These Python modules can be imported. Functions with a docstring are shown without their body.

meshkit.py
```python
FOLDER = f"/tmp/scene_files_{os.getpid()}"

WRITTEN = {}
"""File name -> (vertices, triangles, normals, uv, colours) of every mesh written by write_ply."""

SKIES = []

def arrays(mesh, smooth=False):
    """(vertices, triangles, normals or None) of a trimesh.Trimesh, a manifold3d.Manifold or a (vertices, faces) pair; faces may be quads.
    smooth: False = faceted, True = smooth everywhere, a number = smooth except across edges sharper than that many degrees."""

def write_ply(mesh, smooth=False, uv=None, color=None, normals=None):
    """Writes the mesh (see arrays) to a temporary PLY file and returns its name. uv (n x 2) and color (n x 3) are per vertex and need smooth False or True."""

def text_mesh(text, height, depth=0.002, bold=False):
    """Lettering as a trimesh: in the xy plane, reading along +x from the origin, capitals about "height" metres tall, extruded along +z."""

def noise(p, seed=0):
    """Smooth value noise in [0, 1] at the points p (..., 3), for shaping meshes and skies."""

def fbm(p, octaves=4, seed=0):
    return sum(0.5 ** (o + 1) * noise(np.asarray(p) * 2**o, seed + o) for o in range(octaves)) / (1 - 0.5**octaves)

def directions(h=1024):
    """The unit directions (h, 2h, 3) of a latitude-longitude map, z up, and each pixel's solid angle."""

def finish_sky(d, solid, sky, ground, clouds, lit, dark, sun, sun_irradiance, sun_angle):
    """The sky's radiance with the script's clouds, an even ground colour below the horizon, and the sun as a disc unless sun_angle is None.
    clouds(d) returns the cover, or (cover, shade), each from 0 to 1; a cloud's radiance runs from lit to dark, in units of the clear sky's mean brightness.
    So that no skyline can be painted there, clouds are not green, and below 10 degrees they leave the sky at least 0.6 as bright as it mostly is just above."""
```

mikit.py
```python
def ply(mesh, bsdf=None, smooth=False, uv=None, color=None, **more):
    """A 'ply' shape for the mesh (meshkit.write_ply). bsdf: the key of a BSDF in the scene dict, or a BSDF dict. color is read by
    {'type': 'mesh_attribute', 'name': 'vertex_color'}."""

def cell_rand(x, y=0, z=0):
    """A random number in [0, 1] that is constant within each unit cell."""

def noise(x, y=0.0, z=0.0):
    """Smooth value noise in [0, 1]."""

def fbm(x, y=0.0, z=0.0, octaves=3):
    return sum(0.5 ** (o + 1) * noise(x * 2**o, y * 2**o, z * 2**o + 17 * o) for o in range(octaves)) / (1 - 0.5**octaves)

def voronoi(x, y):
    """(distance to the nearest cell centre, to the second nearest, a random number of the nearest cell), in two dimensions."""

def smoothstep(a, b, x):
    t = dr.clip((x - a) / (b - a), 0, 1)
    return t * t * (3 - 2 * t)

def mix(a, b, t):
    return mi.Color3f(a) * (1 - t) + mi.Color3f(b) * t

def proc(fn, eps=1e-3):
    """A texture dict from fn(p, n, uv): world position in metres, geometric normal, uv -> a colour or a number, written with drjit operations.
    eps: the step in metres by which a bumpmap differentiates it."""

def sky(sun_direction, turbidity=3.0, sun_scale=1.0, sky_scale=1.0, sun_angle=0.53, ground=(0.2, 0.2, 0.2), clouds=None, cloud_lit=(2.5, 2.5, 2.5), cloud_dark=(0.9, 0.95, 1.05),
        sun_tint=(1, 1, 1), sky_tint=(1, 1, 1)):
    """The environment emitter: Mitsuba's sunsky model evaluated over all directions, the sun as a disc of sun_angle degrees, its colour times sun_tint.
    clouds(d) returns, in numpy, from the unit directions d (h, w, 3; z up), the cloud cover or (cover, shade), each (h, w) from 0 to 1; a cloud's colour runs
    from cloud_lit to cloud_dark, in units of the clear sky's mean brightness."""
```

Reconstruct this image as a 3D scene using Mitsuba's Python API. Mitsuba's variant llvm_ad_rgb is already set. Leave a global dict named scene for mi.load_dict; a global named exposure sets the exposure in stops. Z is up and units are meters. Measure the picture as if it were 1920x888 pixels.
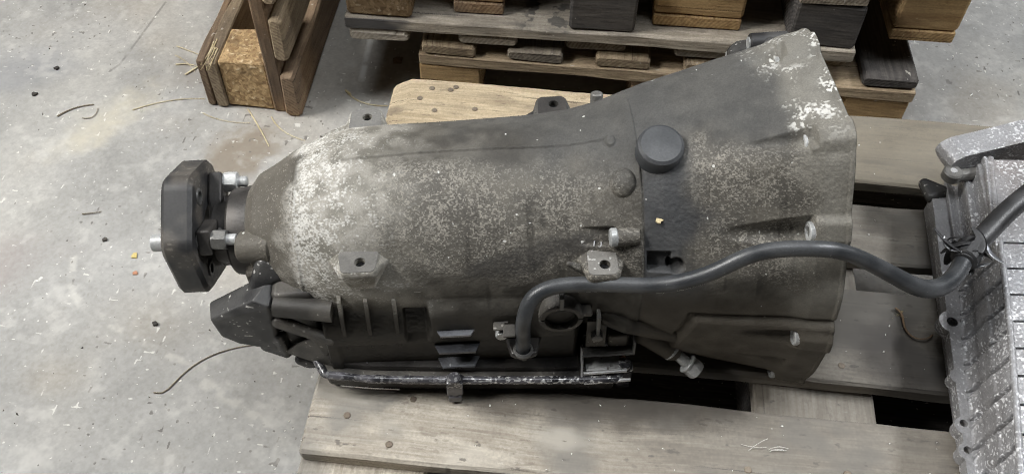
import math, random
import numpy as np, trimesh, mitsuba as mi, drjit as dr, manifold3d as m3
from shapely.geometry import Polygon, Point
from shapely.ops import unary_union
import mikit, meshkit
from mikit import noise, fbm, smoothstep, mix, cell_rand
T = mi.ScalarTransform4f
rng = random.Random(5)
nrg = np.random.default_rng(5)
scene, labels = {'type': 'scene'}, {}

# ------------------------------------------------------------------ camera, lamps, exposure
EYE = np.array([0.26877, -1.09392, 1.12937])
LOOK = np.array([-0.046194, 0.626822, -0.777792])
UP = np.array([-0.089329, 0.772911, 0.628195])
scene['camera'] = {'type': 'perspective', 'fov': 57.103, 'fov_axis': 'x', 'near_clip': 0.05, 'far_clip': 60.0,
                   'to_world': T().look_at(origin=EYE.tolist(), target=(EYE + LOOK).tolist(), up=UP.tolist())}
exposure = 0.42

def lamp(key, label, centre, size, power, colour=(1, 0.98, 0.94), aim=None):
    aim = np.array(aim if aim is not None else [centre[0], centre[1], 0.0], float)
    tw = T().look_at(origin=list(centre), target=aim.tolist(), up=[0.3, 0.95, 0.1]) @ T().scale([size[0] / 2, size[1] / 2, 1])
    scene[key] = {'type': 'rectangle', 'to_world': tw, 'emitter': {'type': 'area', 'radiance': {'type': 'rgb', 'value': [power * c for c in colour]}}}
    labels[key] = {'label': label, 'category': 'lamp', 'group': 'ceiling lamps above the pallets'}

LAMP = 'unseen white lamp high up in the hall'
lamp('ceiling_lamp', LAMP + ', farthest to the right', (3.3, 0.5, 3.2), (0.35, 1.5), 58.0, (0.96, 0.98, 1.0), (0.3, -0.2, 0.1))
lamp('ceiling_lamp_001', LAMP + ', farthest to the left', (-2.5, -0.6, 3.1), (0.7, 1.8), 36.0, (1, 0.98, 0.94), (0.2, -0.3, 0.1))
lamp('ceiling_lamp_002', LAMP + ', added as soft fill straight above the viewer', (0.3, -0.35, 4.3), (2.4, 1.0), 6.4, (0.95, 0.98, 1.0), (0.2, -0.3, 0.1))  # added soft fill, stands in for light bounced around the hall
lamp('ceiling_lamp_003', LAMP + ', added as weak fill beyond the stack', (0.3, 1.9, 4.0), (3.0, 0.6), 4.0, (0.97, 0.98, 1.0), (0.2, -0.3, 0.1))  # added weak fill from behind, not a known lamp

# ------------------------------------------------------------------ helpers
used = set()
def key_for(name, parent=None):
    base = (parent + '__' if parent else '') + name
    k, n = base, 0
    while k in used:
        n += 1
        k = f'{base}_{n:03d}'
    used.add(k)
    return k

def put(name, mesh, bsdf, parent=None, smooth=False, uv=None, **lab):
    k = key_for(name, parent)
    scene[k] = mikit.ply(mesh, bsdf, smooth=smooth, uv=uv)
    if lab:
        labels[k] = lab
    return k

def thing(name, label, category, group=None):
    k = key_for(name)
    labels[k] = {'label': label, 'category': category}
    if group:
        labels[k]['group'] = group
    return k

def tri(m):
    if isinstance(m, m3.Manifold):
        q = m.to_mesh()
        return trimesh.Trimesh(np.array(q.vert_properties[:, :3]), np.array(q.tri_verts), process=False)
    return m

def hull(spheres, seg=20):
    return m3.Manifold.batch_hull([m3.Manifold.sphere(r, seg).translate(tuple(map(float, p))) for p, r in spheres])

def cyl(p0, p1, r0, r1=None, seg=32, bevel=0.0):
    p0, p1 = np.asarray(p0, float), np.asarray(p1, float)
    r1 = r0 if r1 is None else r1
    d = p1 - p0
    L = np.linalg.norm(d)
    if bevel:
        prof = [(0, 0), (r0 - bevel, 0), (r0, bevel), (r1, L - bevel), (r1 - bevel, L), (0, L)]
    else:
        prof = [(0, 0), (r0, 0), (r1, L), (0, L)]
    m = m3.CrossSection([prof]).revolve(seg)
    z = d / L
    x = np.cross([0.31, 0.87, 0.21], z); x /= np.linalg.norm(x)
    y = np.cross(z, x)
    return m.transform(np.column_stack([x, y, z, p0]))

def hexnut(p0, p1, r, turn=0.0):
    p0, p1 = np.asarray(p0, float), np.asarray(p1, float)
    d = p1 - p0; L = np.linalg.norm(d); z = d / L
    x = np.cross([0.31, 0.87, 0.21], z); x /= np.linalg.norm(x)
    y = np.cross(z, x)
    a = np.radians(np.arange(6) * 60 + turn)
    h = m3.Manifold.extrude(m3.CrossSection([np.column_stack([r * np.cos(a), r * np.sin(a)]).tolist()]), L)
    c = m3.CrossSection([[(0, -0.0001), (r * .88, -0.0001), (r * 1.02, L * .22), (r * 1.02, L * .78), (r * .88, L + .0001), (0, L + .0001)]]).revolve(36)
    return (h ^ c).transform(np.column_stack([x, y, z, p0]))

def rbox(lo, hi, b=0.002):
    lo, hi = np.minimum(lo, hi) + b, np.maximum(lo, hi) - b
    pts = [(np.array([x, y, z]), b) for x in (lo[0], hi[0]) for y in (lo[1], hi[1]) for z in (lo[2], hi[2])]
    return hull(pts, 8)

def prism(poly, a0, a1, axis):
    """polygon in the two other coordinates (cyclic order), extruded along axis 0, 1 or 2 from a0 to a1"""
    m = m3.Manifold.extrude(m3.CrossSection([list(map(tuple, poly))], m3.FillRule.NonZero), abs(a1 - a0)).translate((0, 0, min(a0, a1)))
    if axis == 2:
        return m
    M = np.zeros((3, 4))
    if axis == 0:
        M[1, 0] = M[2, 1] = M[0, 2] = 1
    else:
        M[2, 0] = M[0, 1] = M[1, 2] = 1
    return m.transform(M)

def spline(pts, n):
    from scipy.interpolate import CubicSpline
    pts = np.asarray(pts, float)
    s = np.r_[0, np.cumsum(np.linalg.norm(np.diff(pts, axis=0), axis=1))]
    return CubicSpline(s, pts)(np.linspace(0, s[-1], n))

def tube(path, radius, sides=16, flat=1.0):
    path = np.asarray(path, float)
    n = len(path)
    radius = np.broadcast_to(radius, (n,))
    tan = np.gradient(path, axis=0); tan /= np.linalg.norm(tan, axis=1, keepdims=True)
    ref = np.array([0.1, 0.3, 0.95]); V = []
    x = np.cross(ref, tan[0]); x /= np.linalg.norm(x)
    for i in range(n):
        x = x - tan[i] * (x @ tan[i]); x /= np.linalg.norm(x)
        y = np.cross(tan[i], x)
        a = np.arange(sides) / sides * 2 * np.pi
        V.append(path[i] + radius[i] * (np.cos(a)[:, None] * x + flat * np.sin(a)[:, None] * y))
    V = np.vstack(V + [path[:1], path[-1:]])
    F = []
    for i in range(n - 1):
        for j in range(sides):
            k = (j + 1) % sides
            F += [(i * sides + j, i * sides + k, (i + 1) * sides + k), (i * sides + j, (i + 1) * sides + k, (i + 1) * sides + j)]
    for j in range(sides):
        k = (j + 1) % sides
        F += [(n * sides, k, j), (n * sides + 1, (n - 1) * sides + j, (n - 1) * sides + k)]
    return trimesh.Trimesh(V, F, process=False)

# ------------------------------------------------------------------ materials
C3 = mi.Color3f
def principled(name, color, rough=0.6, metallic=0.0, bump=None, bump_scale=1.0, eps=6e-4, spec=0.5, **kw):
    b = {'type': 'principled', 'base_color': mikit.proc(color) if callable(color) else {'type': 'rgb', 'value': list(color)},
         'roughness': mikit.proc(rough) if callable(rough) else rough, 'metallic': metallic, 'specular': spec, **kw}
    if bump is not None:
        b = {'type': 'bumpmap', 'arbitrary': mikit.proc(bump, eps), 'scale': bump_scale, 'bsdf': b}
    scene[name] = {'type': 'twosided', 'bsdf': b}

def patch(x, y, cx, cy, rx, ry, ang=0.0, soft=0.5, wob=0.0, f=20.0):
    """1 inside an uneven ellipse on the floor, 0 outside"""
    c, s = math.cos(ang), math.sin(ang)
    a, b = ((x - cx) * c + (y - cy) * s) / rx, (-(x - cx) * s + (y - cy) * c) / ry
    d = dr.sqrt(a * a + b * b) + wob * (fbm(x * f + 3, y * f, 2.0, 3) - 0.5)
    return 1 - smoothstep(1 - soft, 1 + soft, d)

def streak(x, y, pts, w):
    out = mi.Float(0)
    for (x0, y0), (x1, y1) in zip(pts[:-1], pts[1:]):
        dx, dy = x1 - x0, y1 - y0
        t = dr.clip(((x - x0) * dx + (y - y0) * dy) / (dx * dx + dy * dy), 0, 1)
        d = dr.sqrt(dr.square(x - x0 - t * dx) + dr.square(y - y0 - t * dy))
        out = dr.maximum(out, 1 - smoothstep(0.2 * w, w, d))
    return out

def floor_color(p, n, uv):
    x, y = p.x + 5, p.y + 5
    big = fbm(x * 3.1, y * 3.1, 0.5, 3)
    mid = fbm(x * 14, y * 14, 1.5, 4)
    fine = fbm(x * 160, y * 160, 2.5, 3)
    c = mix((.24, .237, .226), (.365, .36, .345), smoothstep(.2, .8, .55 * big + .45 * mid))
    c = mix(c, (.43, .42, .39), .45 * smoothstep(.5, .75, fbm(x * 6.5 + 2 * y, y * 4 + 7, 8.0, 4)))
    c = mix(c, (.36, .32, .26), .35 * smoothstep(.52, .75, fbm(x * 5 + 9, y * 5, 4.0, 3)))
    c = c * (.78 + .44 * fine)
    X, Y = p.x, p.y
    c = mix(c, (.56, .51, .38), .40 * patch(X, Y, -.505, -.015, .095, .036, 1.05, .55, 1.2, 30) * (.4 + .9 * fbm(x * 70, y * 70, 0.3, 3)))
    c = mix(c, (.21, .17, .125), .75 * patch(X, Y, -.262, -.075, .05, .07, -.3, .45, 1.3, 28))
    c = mix(c, (.24, .245, .26), .5 * patch(X, Y, -.70, .09, .08, .05, .3, .7, 1.2, 18))
    c = mix(c, (.24, .22, .2), .55 * patch(X, Y, -.40, .128, .05, .035, 0, .7, 1.2, 25))
    c = mix(c, (.27, .22, .21), .35 * patch(X, Y, -.60, -.34, .10, .07, .5, .7, 1.2, 14))
    c = mix(c, (.55, .535, .49), .42 * streak(X, Y, [(-.447, -.30), (-.43, -.352), (-.405, -.379), (-.338, -.413), (-.265, -.445), (-.199, -.464)], .0085) * smoothstep(.35, .6, fbm(x * 60, y * 60, 0.7, 3)))
    c = mix(c, (.55, .535, .49), .35 * streak(X, Y, [(-.19, -.485), (-.10, -.53), (-.06, -.57)], .014) * smoothstep(.4, .62, fbm(x * 80, y * 80, 0.2, 3)))
    c = mix(c, (.16, .155, .15), .65 * streak(X, Y, [(-.545, .11), (-.534, .131), (-.512, .312)], .0035) * smoothstep(.25, .5, fbm(x * 50, y * 50, 0.9, 2)))
    c = mix(c, (.60, .60, .58), .75 * streak(X, Y, [(-.106, .36), (-.104, .247), (-.099, .142)], .0085) * smoothstep(.2, .55, fbm(x * 70, y * 70, 0.4, 3)))
    # small dark flecks and pale dust
    sp = noise(x * 130, y * 130, 7.0)
    c = mix(c, (.13, .12, .11), .8 * smoothstep(.90, .96, sp) * smoothstep(.45, .62, fbm(x * 7, y * 7, 3.3, 2)))
    c = mix(c, (.66, .65, .61), .7 * smoothstep(.92, .98, noise(x * 150, y * 150, 9.0)))
    c = mix(c, (.52, .51, .48), .35 * smoothstep(.55, .85, fbm(x * 45, y * 45, 6.0, 4)))
    return c
def floor_bump(p, n, uv):
    return .0009 * fbm(p.x * 120 + 300, p.y * 120 + 300, 0.5, 3) + .0012 * fbm(p.x * 22 + 90, p.y * 22 + 90, 0.5, 2)
principled('concrete', floor_color, lambda p, n, uv: .55 + .3 * fbm(p.x * 25 + 60, p.y * 25 + 60, 1.0, 3), 0.0, floor_bump, 1.0, spec=.4)

def wood(name, a, b, dark, spots=.5, dirt=0.0, dirtc=(.08, .075, .07), tint=.25, bump=.0009, face=None):
    """boards: uv.x runs along the grain in metres (plus 10 per board), uv.y across; 5 or more in uv.y marks end grain"""
    def grain(uv):
        idn = dr.floor(uv.x / 10)
        x = uv.x - 10 * idn
        endg = dr.select(uv.y > 4.0, 1.0, 0.0)
        y = uv.y - 5 * endg + idn * 3.77
        return idn, x, y, endg
    def color(p, n, uv):
        idn, x, y, e = grain(uv)
        r = cell_rand(idn, 3.0)
        wob = .06 * (fbm(x * 3.1, y * 9, idn, 2) - .5) + .012 * fbm(x * 22, y * 30, idn + .2, 2)
        rings = fbm(x * 1.6, (y + wob) * 95, idn + .5, 2)
        fib = fbm(x * 30, (y + .3 * wob) * 520, idn, 3)
        er = dr.sqrt(dr.square(x - .3 + .1 * r) + dr.square(y - idn * 3.77 + .06))
        ering = .5 + .5 * dr.sin(er * 1100 + 6 * fbm(x * 40, y * 40, idn, 2))
        g = dr.select(e > .5, .35 * ering + .65 * fbm(x * 200, y * 200, idn, 2), .55 * rings + .45 * fib)
        c = mix(a, b, smoothstep(.22, .78, g)) * (1 - tint + 2 * tint * r)
        st = fbm(x * 9, y * 34, idn + 7.5, 4)
        c = mix(c, dark, spots * smoothstep(.5, .74, st))
        c = mix(c, dark, .7 * spots * smoothstep(.64, .72, fbm(x * 55, y * 240, idn + 2.5, 3)))
        c = mix(c, dark * np.array(.6) if False else tuple(.55 * q for q in dark), .8 * smoothstep(.80, .88, fbm(x * 4.0, y * 260, idn + 9.1, 2)))
        fine = fbm(p.x * 400 + 500, p.y * 400 + 500, p.z * 400, 2)
        c = c * (.78 + .44 * fine)
        if dirt:
            c = mix(c, dirtc, dirt * smoothstep(.36, .66, fbm(p.x * 9 + 40, p.y * 9 + 40, p.z * 9, 4)))
        c = mix(c, (.5, .48, .43), .6 * smoothstep(.925, .96, noise(p.x * 190 + 700, p.y * 190 + 700, p.z * 190)))
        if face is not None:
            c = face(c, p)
        return c
    def bmp(p, n, uv):
        idn, x, y, e = grain(uv)
        return bump * fbm(x * 28, y * 420, idn, 2)
    principled(name, color, .82, 0.0, bmp, 1.0, eps=5e-4, spec=.25)

def pallet_dirt_shade(c, p):
    m_ = fbm(p.x * 13 + 60, p.y * 17 + 60, 2.2, 4)
    c = mix(c, (.195, .187, .172), .75 * smoothstep(.46, .66, m_))
    c = mix(c, (.52, .485, .42), .6 * smoothstep(.55, .76, fbm(p.x * 10 + 30, p.y * 22 + 60, 5.2, 4)) * (1 - smoothstep(.30, .55, p.x)))  # pale patches fade out where the painted shade begins
    c = mix(c, (.10, .09, .08), .7 * smoothstep(.70, .80, fbm(p.x * 70 + 30, p.y * 130 + 60, 7.2, 3)))
    c = mix(c, (.15, .14, .126), .58 * smoothstep(.20, .52, p.x + .25 * (fbm(p.x * 6 + 9, p.y * 6 + 9, 0.4, 3) - .5)))  # shade over the right part of the boards, painted into the colour
    c = mix(c, (.055, .05, .048), .75 * patch(p.x, p.y, .69, -.43, .07, .05, -.4, .6, 1.2, 20))  # darker uneven patch beside the second gearbox
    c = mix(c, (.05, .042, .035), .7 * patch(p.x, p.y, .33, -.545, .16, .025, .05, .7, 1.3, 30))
    return c
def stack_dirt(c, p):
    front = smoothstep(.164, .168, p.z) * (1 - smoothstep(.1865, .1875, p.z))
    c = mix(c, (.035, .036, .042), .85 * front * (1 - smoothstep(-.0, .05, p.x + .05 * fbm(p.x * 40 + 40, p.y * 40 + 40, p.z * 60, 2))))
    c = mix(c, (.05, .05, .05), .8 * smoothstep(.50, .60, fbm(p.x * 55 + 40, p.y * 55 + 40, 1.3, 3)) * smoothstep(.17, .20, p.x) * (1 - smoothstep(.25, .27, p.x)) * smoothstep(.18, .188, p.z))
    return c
def pale_dirt_shade(c, p):  # right part darkened: dirt plus the shadow of the bell, painted in
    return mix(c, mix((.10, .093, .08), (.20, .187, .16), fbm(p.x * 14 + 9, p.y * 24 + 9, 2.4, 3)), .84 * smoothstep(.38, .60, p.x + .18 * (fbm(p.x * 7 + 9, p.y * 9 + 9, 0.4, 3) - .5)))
wood('wood_pale', (.34, .268, .175), (.53, .44, .305), (.17, .135, .10), .75, tint=.02, face=pale_dirt_shade)
wood('wood_grey', (.29, .255, .21), (.47, .43, .365), (.13, .108, .09), .5, tint=.05, face=pallet_dirt_shade)
wood('wood_worn', (.15, .125, .10), (.30, .26, .205), (.07, .06, .052), .6, .3, tint=.2)
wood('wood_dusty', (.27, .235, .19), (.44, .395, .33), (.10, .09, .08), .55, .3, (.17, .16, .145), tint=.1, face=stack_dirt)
wood('wood_tan', (.22, .165, .11), (.38, .30, .20), (.10, .072, .048), .6, .25, tint=.15)
wood('wood_dark', (.050, .046, .044), (.115, .105, .096), (.025, .024, .024), .6, .45, (.05, .05, .055), .12)
wood('wood_orange', (.30, .19, .09), (.46, .32, .165), (.15, .09, .045), .5, .3, (.13, .09, .06), .12)
wood('wood_brown', (.18, .115, .068), (.31, .22, .14), (.075, .05, .034), .55, .35, tint=.15)

def chip_color(p, n, uv):
    f, s, w = mikit.voronoi(p.x * 260 + p.z * 90 + 300 + 3 * fbm(p.x * 90 + 9, p.y * 90 + 9, p.z * 90, 2), p.y * 200 + p.z * 160 + 300)
    c = mix((.27, .175, .09), (.50, .36, .20), w)
    c = mix(c, (.68, .55, .36), smoothstep(.62, .8, fbm(p.x * 130 + 60, p.y * 130 + 60, p.z * 130, 3)))
    return mix(c, (.13, .085, .05), .6 * smoothstep(.55, .75, fbm(p.x * 50 + 60, p.y * 50 + 60, p.z * 50, 3)))
def chip_bump(p, n, uv):
    return .004 * fbm(p.x * 130 + 60, p.y * 130 + 60, p.z * 130, 3)
principled('chipboard', chip_color, .9, 0.0, chip_bump, 1.0, spec=.15)
principled('chipboard_dark', lambda p, n, uv: chip_color(p, n, uv) * C3(.42, .42, .45), .9, 0.0, chip_bump, 1.0, spec=.15)

# gearbox axes: u along the shaft towards the bell end, v towards the viewer's side, w up
GO = np.array([-0.15, -0.44, 0.272])
GU = np.array([0.98899557, 0.14225279, 0.04064365])
GV = np.array([0.14237043, -0.98981345, 0.0])
GW = np.array([-0.04022963, -0.00578645, 0.99917371])
def guvw(p):
    q = [p.x - GO[0], p.y - GO[1], p.z - GO[2]]
    return [q[0] * a[0] + q[1] * a[1] + q[2] * a[2] for a in (GU, GV, GW)]

def case_color(p, n, uv):
    u, v, w = guvw(p)
    th = dr.atan2(v, w) * (180 / math.pi)
    wob = fbm(u * 16 + 3, v * 16 + 8, w * 16 + 8, 3) - .5
    wob2 = fbm(u * 45 + 3, v * 45 + 8, w * 45 + 8, 3) - .5
    s1 = noise(u * 760 + 50, v * 760 + 90, w * 760 + 90)
    s2 = fbm(u * 330 + 50, v * 330 + 90, w * 330 + 90, 2)
    cl = fbm(u * 60 + 9, v * 60 + 4, w * 60 + 4, 3)
    # oily grey brown ground
    c = mix((.054, .050, .044), (.108, .101, .089), smoothstep(.25, .75, cl + .6 * wob))
    # mottled zone where the film has dried off the aluminium
    zone = smoothstep(2, 14, th + 26 * wob) * (1 - smoothstep(60, 76, th + 40 * wob)) * smoothstep(.12, .2, u)
    zone = zone * (1 - .85 * smoothstep(.385, .47, u + .25 * wob) * (1 - smoothstep(.50, .54, u)) * (1 - smoothstep(36, 52, th + 14 * wob)))
    bellz = smoothstep(.53, .585, u + .12 * wob)
    band = smoothstep(.5025, .506, u)
    zone = zone * (1 - band + band * bellz * smoothstep(12, 24, th + 40 * wob))
    mot = smoothstep(.42, .72, .5 * s1 + .5 * s2 + .34 * wob2)
    c = mix(c, (.098, .092, .082), zone * .7)
    c = mix(c, mix((.22, .205, .18), (.35, .33, .295), s1), zone * mot * .72)
    runs = smoothstep(.54, .70, fbm(u * 75 + 3, th * .035 + 9, 1.5, 3)) * smoothstep(15, 45, th) * smoothstep(.16, .22, u)
    c = c * (1 - .42 * runs)
    bloom = smoothstep(.52, .72, fbm(u * 26 + 7, v * 26 + 3, w * 26 + 5, 3))
    c = mix(c, (.185, .172, .148), .40 * bloom * zone)
    # clean, corroded rear end of the case
    rear = (1 - smoothstep(.19, .30, u + .13 * wob)) * smoothstep(.118, .150, u + .07 * wob2 + .05 * wob) * (1 - smoothstep(84, 97, th + 16 * wob))
    c = mix(c, mix((.205, .195, .17), (.36, .345, .315), smoothstep(.3, .7, cl + .5 * wob2)), rear * .88)
    c = mix(c, (.66, .655, .635), rear * .75 * smoothstep(.44, .74, .5 * noise(u * 560 + 7, v * 560 + 9, w * 560 + 9) + .5 * fbm(u * 95 + 1, v * 100 + 2, w * 100 + 5, 3) + .22 * (1 - smoothstep(.13, .23, u)) - .12))
    # cone left of the shoulder: brown with light grit
    cone = 1 - smoothstep(.125, .14, u)
    c = mix(c, (.125, .114, .097), cone * .6)
    c = mix(c, (.36, .33, .29), cone * .7 * smoothstep(.62, .78, .6 * s1 + .4 * s2) * smoothstep(.05, .12, u))
    # black oil film low on the side, and a run of it over the mottled zone
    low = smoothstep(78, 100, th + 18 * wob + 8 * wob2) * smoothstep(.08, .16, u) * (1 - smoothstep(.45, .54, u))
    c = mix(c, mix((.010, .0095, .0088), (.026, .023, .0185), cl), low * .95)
    run = (1 - smoothstep(3, 9, dr.abs(th - (66 - 120 * (u - .33)) + 25 * wob))) * smoothstep(.30, .33, u) * (1 - smoothstep(.44, .47, u))
    c = mix(c, (.045, .043, .042), run * .7)
    # smooth bluish band behind the seam and over the crest of the bell
    c = mix(c, mix((.040, .043, .049), (.078, .082, .090), .6 * s2 + .4 * cl), .8 * band * (1 - bellz) * (.45 + .55 * smoothstep(10, 22, th + 20 * wob)))
    crest = smoothstep(.27, .46, u + .2 * wob) * (1 - smoothstep(6, 26, th + 38 * wob))
    c = mix(c, mix((.055, .056, .057), (.105, .105, .103), .5 * cl + .5 * s1), .75 * crest)
    bl = band * smoothstep(72, 86, th + 14 * wob)
    c = mix(c, mix((.060, .051, .041), (.112, .100, .082), cl), .85 * bl)
    # white corrosion along the rim flange
    rim = smoothstep(.635, .675, u + .07 * wob + .03 * wob2) * (1 - smoothstep(75, 95, th))
    c = mix(c, mix((.15, .142, .125), (.27, .26, .235), cl), rim * .75)
    crust = .85 * rim * (1 - smoothstep(12, 30, th + 20 * wob)) * smoothstep(.36, .60, fbm(u * 28 + 2, v * 28 + 6, w * 28 + 1, 2))
    c = mix(c, (.70, .70, .68), crust * smoothstep(.52, .66, .6 * fbm(u * 70 + 2, v * 70 + 6, w * 70 + 1, 4) + .4 * noise(u * 420 + 2, v * 420 + 6, w * 420 + 1)))
    # scattered pale flecks
    c = mix(c, (.62, .62, .60), .85 * smoothstep(.935, .965, noise(u * 150 + 21, v * 150 + 33, w * 150 + 41)) * (1 - smoothstep(80, 95, th)))
    return c * C3(1.0, .995, .975) * (.79 + .25 * noise(u * 900 + 5, v * 900 + 5, w * 900 + 5))
def case_rough(p, n, uv):
    u, v, w = guvw(p)
    th = dr.atan2(v, w) * (180 / math.pi)
    low = smoothstep(80, 98, th) * (1 - smoothstep(.45, .54, u))
    return .62 - .20 * low + .18 * (fbm(u * 60 + 5, v * 60 + 5, w * 60 + 5, 2) - .5)
def case_bump(p, n, uv):
    u, v, w = guvw(p)
    return .0007 * fbm(u * 330 + 50, v * 330 + 90, w * 330 + 90, 2) + .0004 * fbm(u * 60 + 5, v * 60 + 5, w * 60 + 5, 2)
principled('cast_case', case_color, case_rough, .05, case_bump, 1.0, spec=.32)

def oily(name, a, b, rough, metallic=0.0, fleck=(.5, .5, .5), amount=.5, bump=.0007, thr=.86):
    def col(p, n, uv):
        k = fbm(p.x * 40 + 30, p.y * 40 + 30, p.z * 40 + 30, 2)
        c = mix(a, b, smoothstep(.3, .7, k))
        c = mix(c, fleck, amount * smoothstep(thr, thr + .08, noise(p.x * 260 + 80, p.y * 260 + 80, p.z * 260 + 80)) * smoothstep(.42, .6, k))
        return c * (.85 + .3 * noise(p.x * 700 + 80, p.y * 700 + 80, p.z * 700 + 80))
    principled(name, col, rough, metallic, (lambda p, n, uv: bump * fbm(p.x * 260 + 80, p.y * 260 + 80, p.z * 260 + 80, 2)) if bump > .0009 else None, 1.0)
oily('oily_cast', (.034, .032, .029), (.080, .074, .065), .55, .1, (.42, .40, .37), .5, thr=.80)
oily('black_plastic', (.017, .017, .018), (.052, .051, .050), .46, 0, (.45, .44, .42), .8, thr=.80)
oily('oily_pan', (.020, .019, .018), (.045, .042, .040), .30, .15, (.5, .5, .5), .3)
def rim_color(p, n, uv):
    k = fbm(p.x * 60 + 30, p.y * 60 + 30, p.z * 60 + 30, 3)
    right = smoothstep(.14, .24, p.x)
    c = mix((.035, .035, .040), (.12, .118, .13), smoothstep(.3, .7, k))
    c = mix(c, (.62, .62, .62), (.25 + .7 * right) * smoothstep(.52, .66, fbm(p.x * 330 + 80, p.y * 330 + 80, p.z * 420 + 80, 2)) * smoothstep(.1755, .1790, p.z))  # pale flecks paint broken highlights on the upper side, more to the right
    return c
principled('wet_rim_glints', rim_color, .26, .35)
oily('fin_wet', (.07, .073, .082), (.17, .178, .195), .26, .3, (.7, .7, .7), .6, thr=.8)
oily('black_rubber', (.022, .022, .023), (.075, .068, .060), .48, 0, (.16, .145, .125), .6, thr=.7)
oily('dark_steel', (.040, .038, .037), (.085, .078, .072), .50, .45, (.25, .23, .2), .4)
oily('plated_steel', (.34, .35, .35), (.52, .53, .53), .34, .3, (.2, .2, .2), .5)
oily('old_steel', (.085, .085, .085), (.17, .168, .16), .45, .5, (.4, .4, .4), .4)
oily('tube_black', (.032, .035, .039), (.066, .069, .073), .40, .2, (.8, .8, .8), .8, bump=.0002, thr=.955)
oily('cap_black', (.040, .043, .047), (.065, .068, .073), .48, 0, (.35, .35, .35), .35, bump=.0003, thr=.93)
oily('pad_metal', (.11, .107, .10), (.18, .175, .165), .5, .3, (.4, .4, .4), .4)
oily('bright_alloy', (.40, .40, .40), (.58, .58, .58), .35, .35, (.10, .09, .08), .7, thr=.72)
oily('tape_foil', (.35, .36, .38), (.7, .7, .7), .25, .8, (.1, .1, .1), .4)
oily('hose_black', (.020, .020, .021), (.040, .040, .042), .45, 0, (.3, .3, .3), .3, bump=.0004, thr=.9)
oily('rusty_nail', (.14, .11, .085), (.24, .20, .155), .6, .3, (.3, .25, .2), .3)
oily('lug_face', (.105, .101, .094), (.165, .158, .146), .6, .15, (.5, .5, .48), .6, thr=.8)
oily('straw_dry', (.45, .37, .21), (.62, .54, .36), .8)
oily('twig_brown', (.12, .095, .065), (.22, .18, .13), .8)
oily('dark_bits', (.035, .032, .028), (.09, .08, .07), .8)
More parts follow.
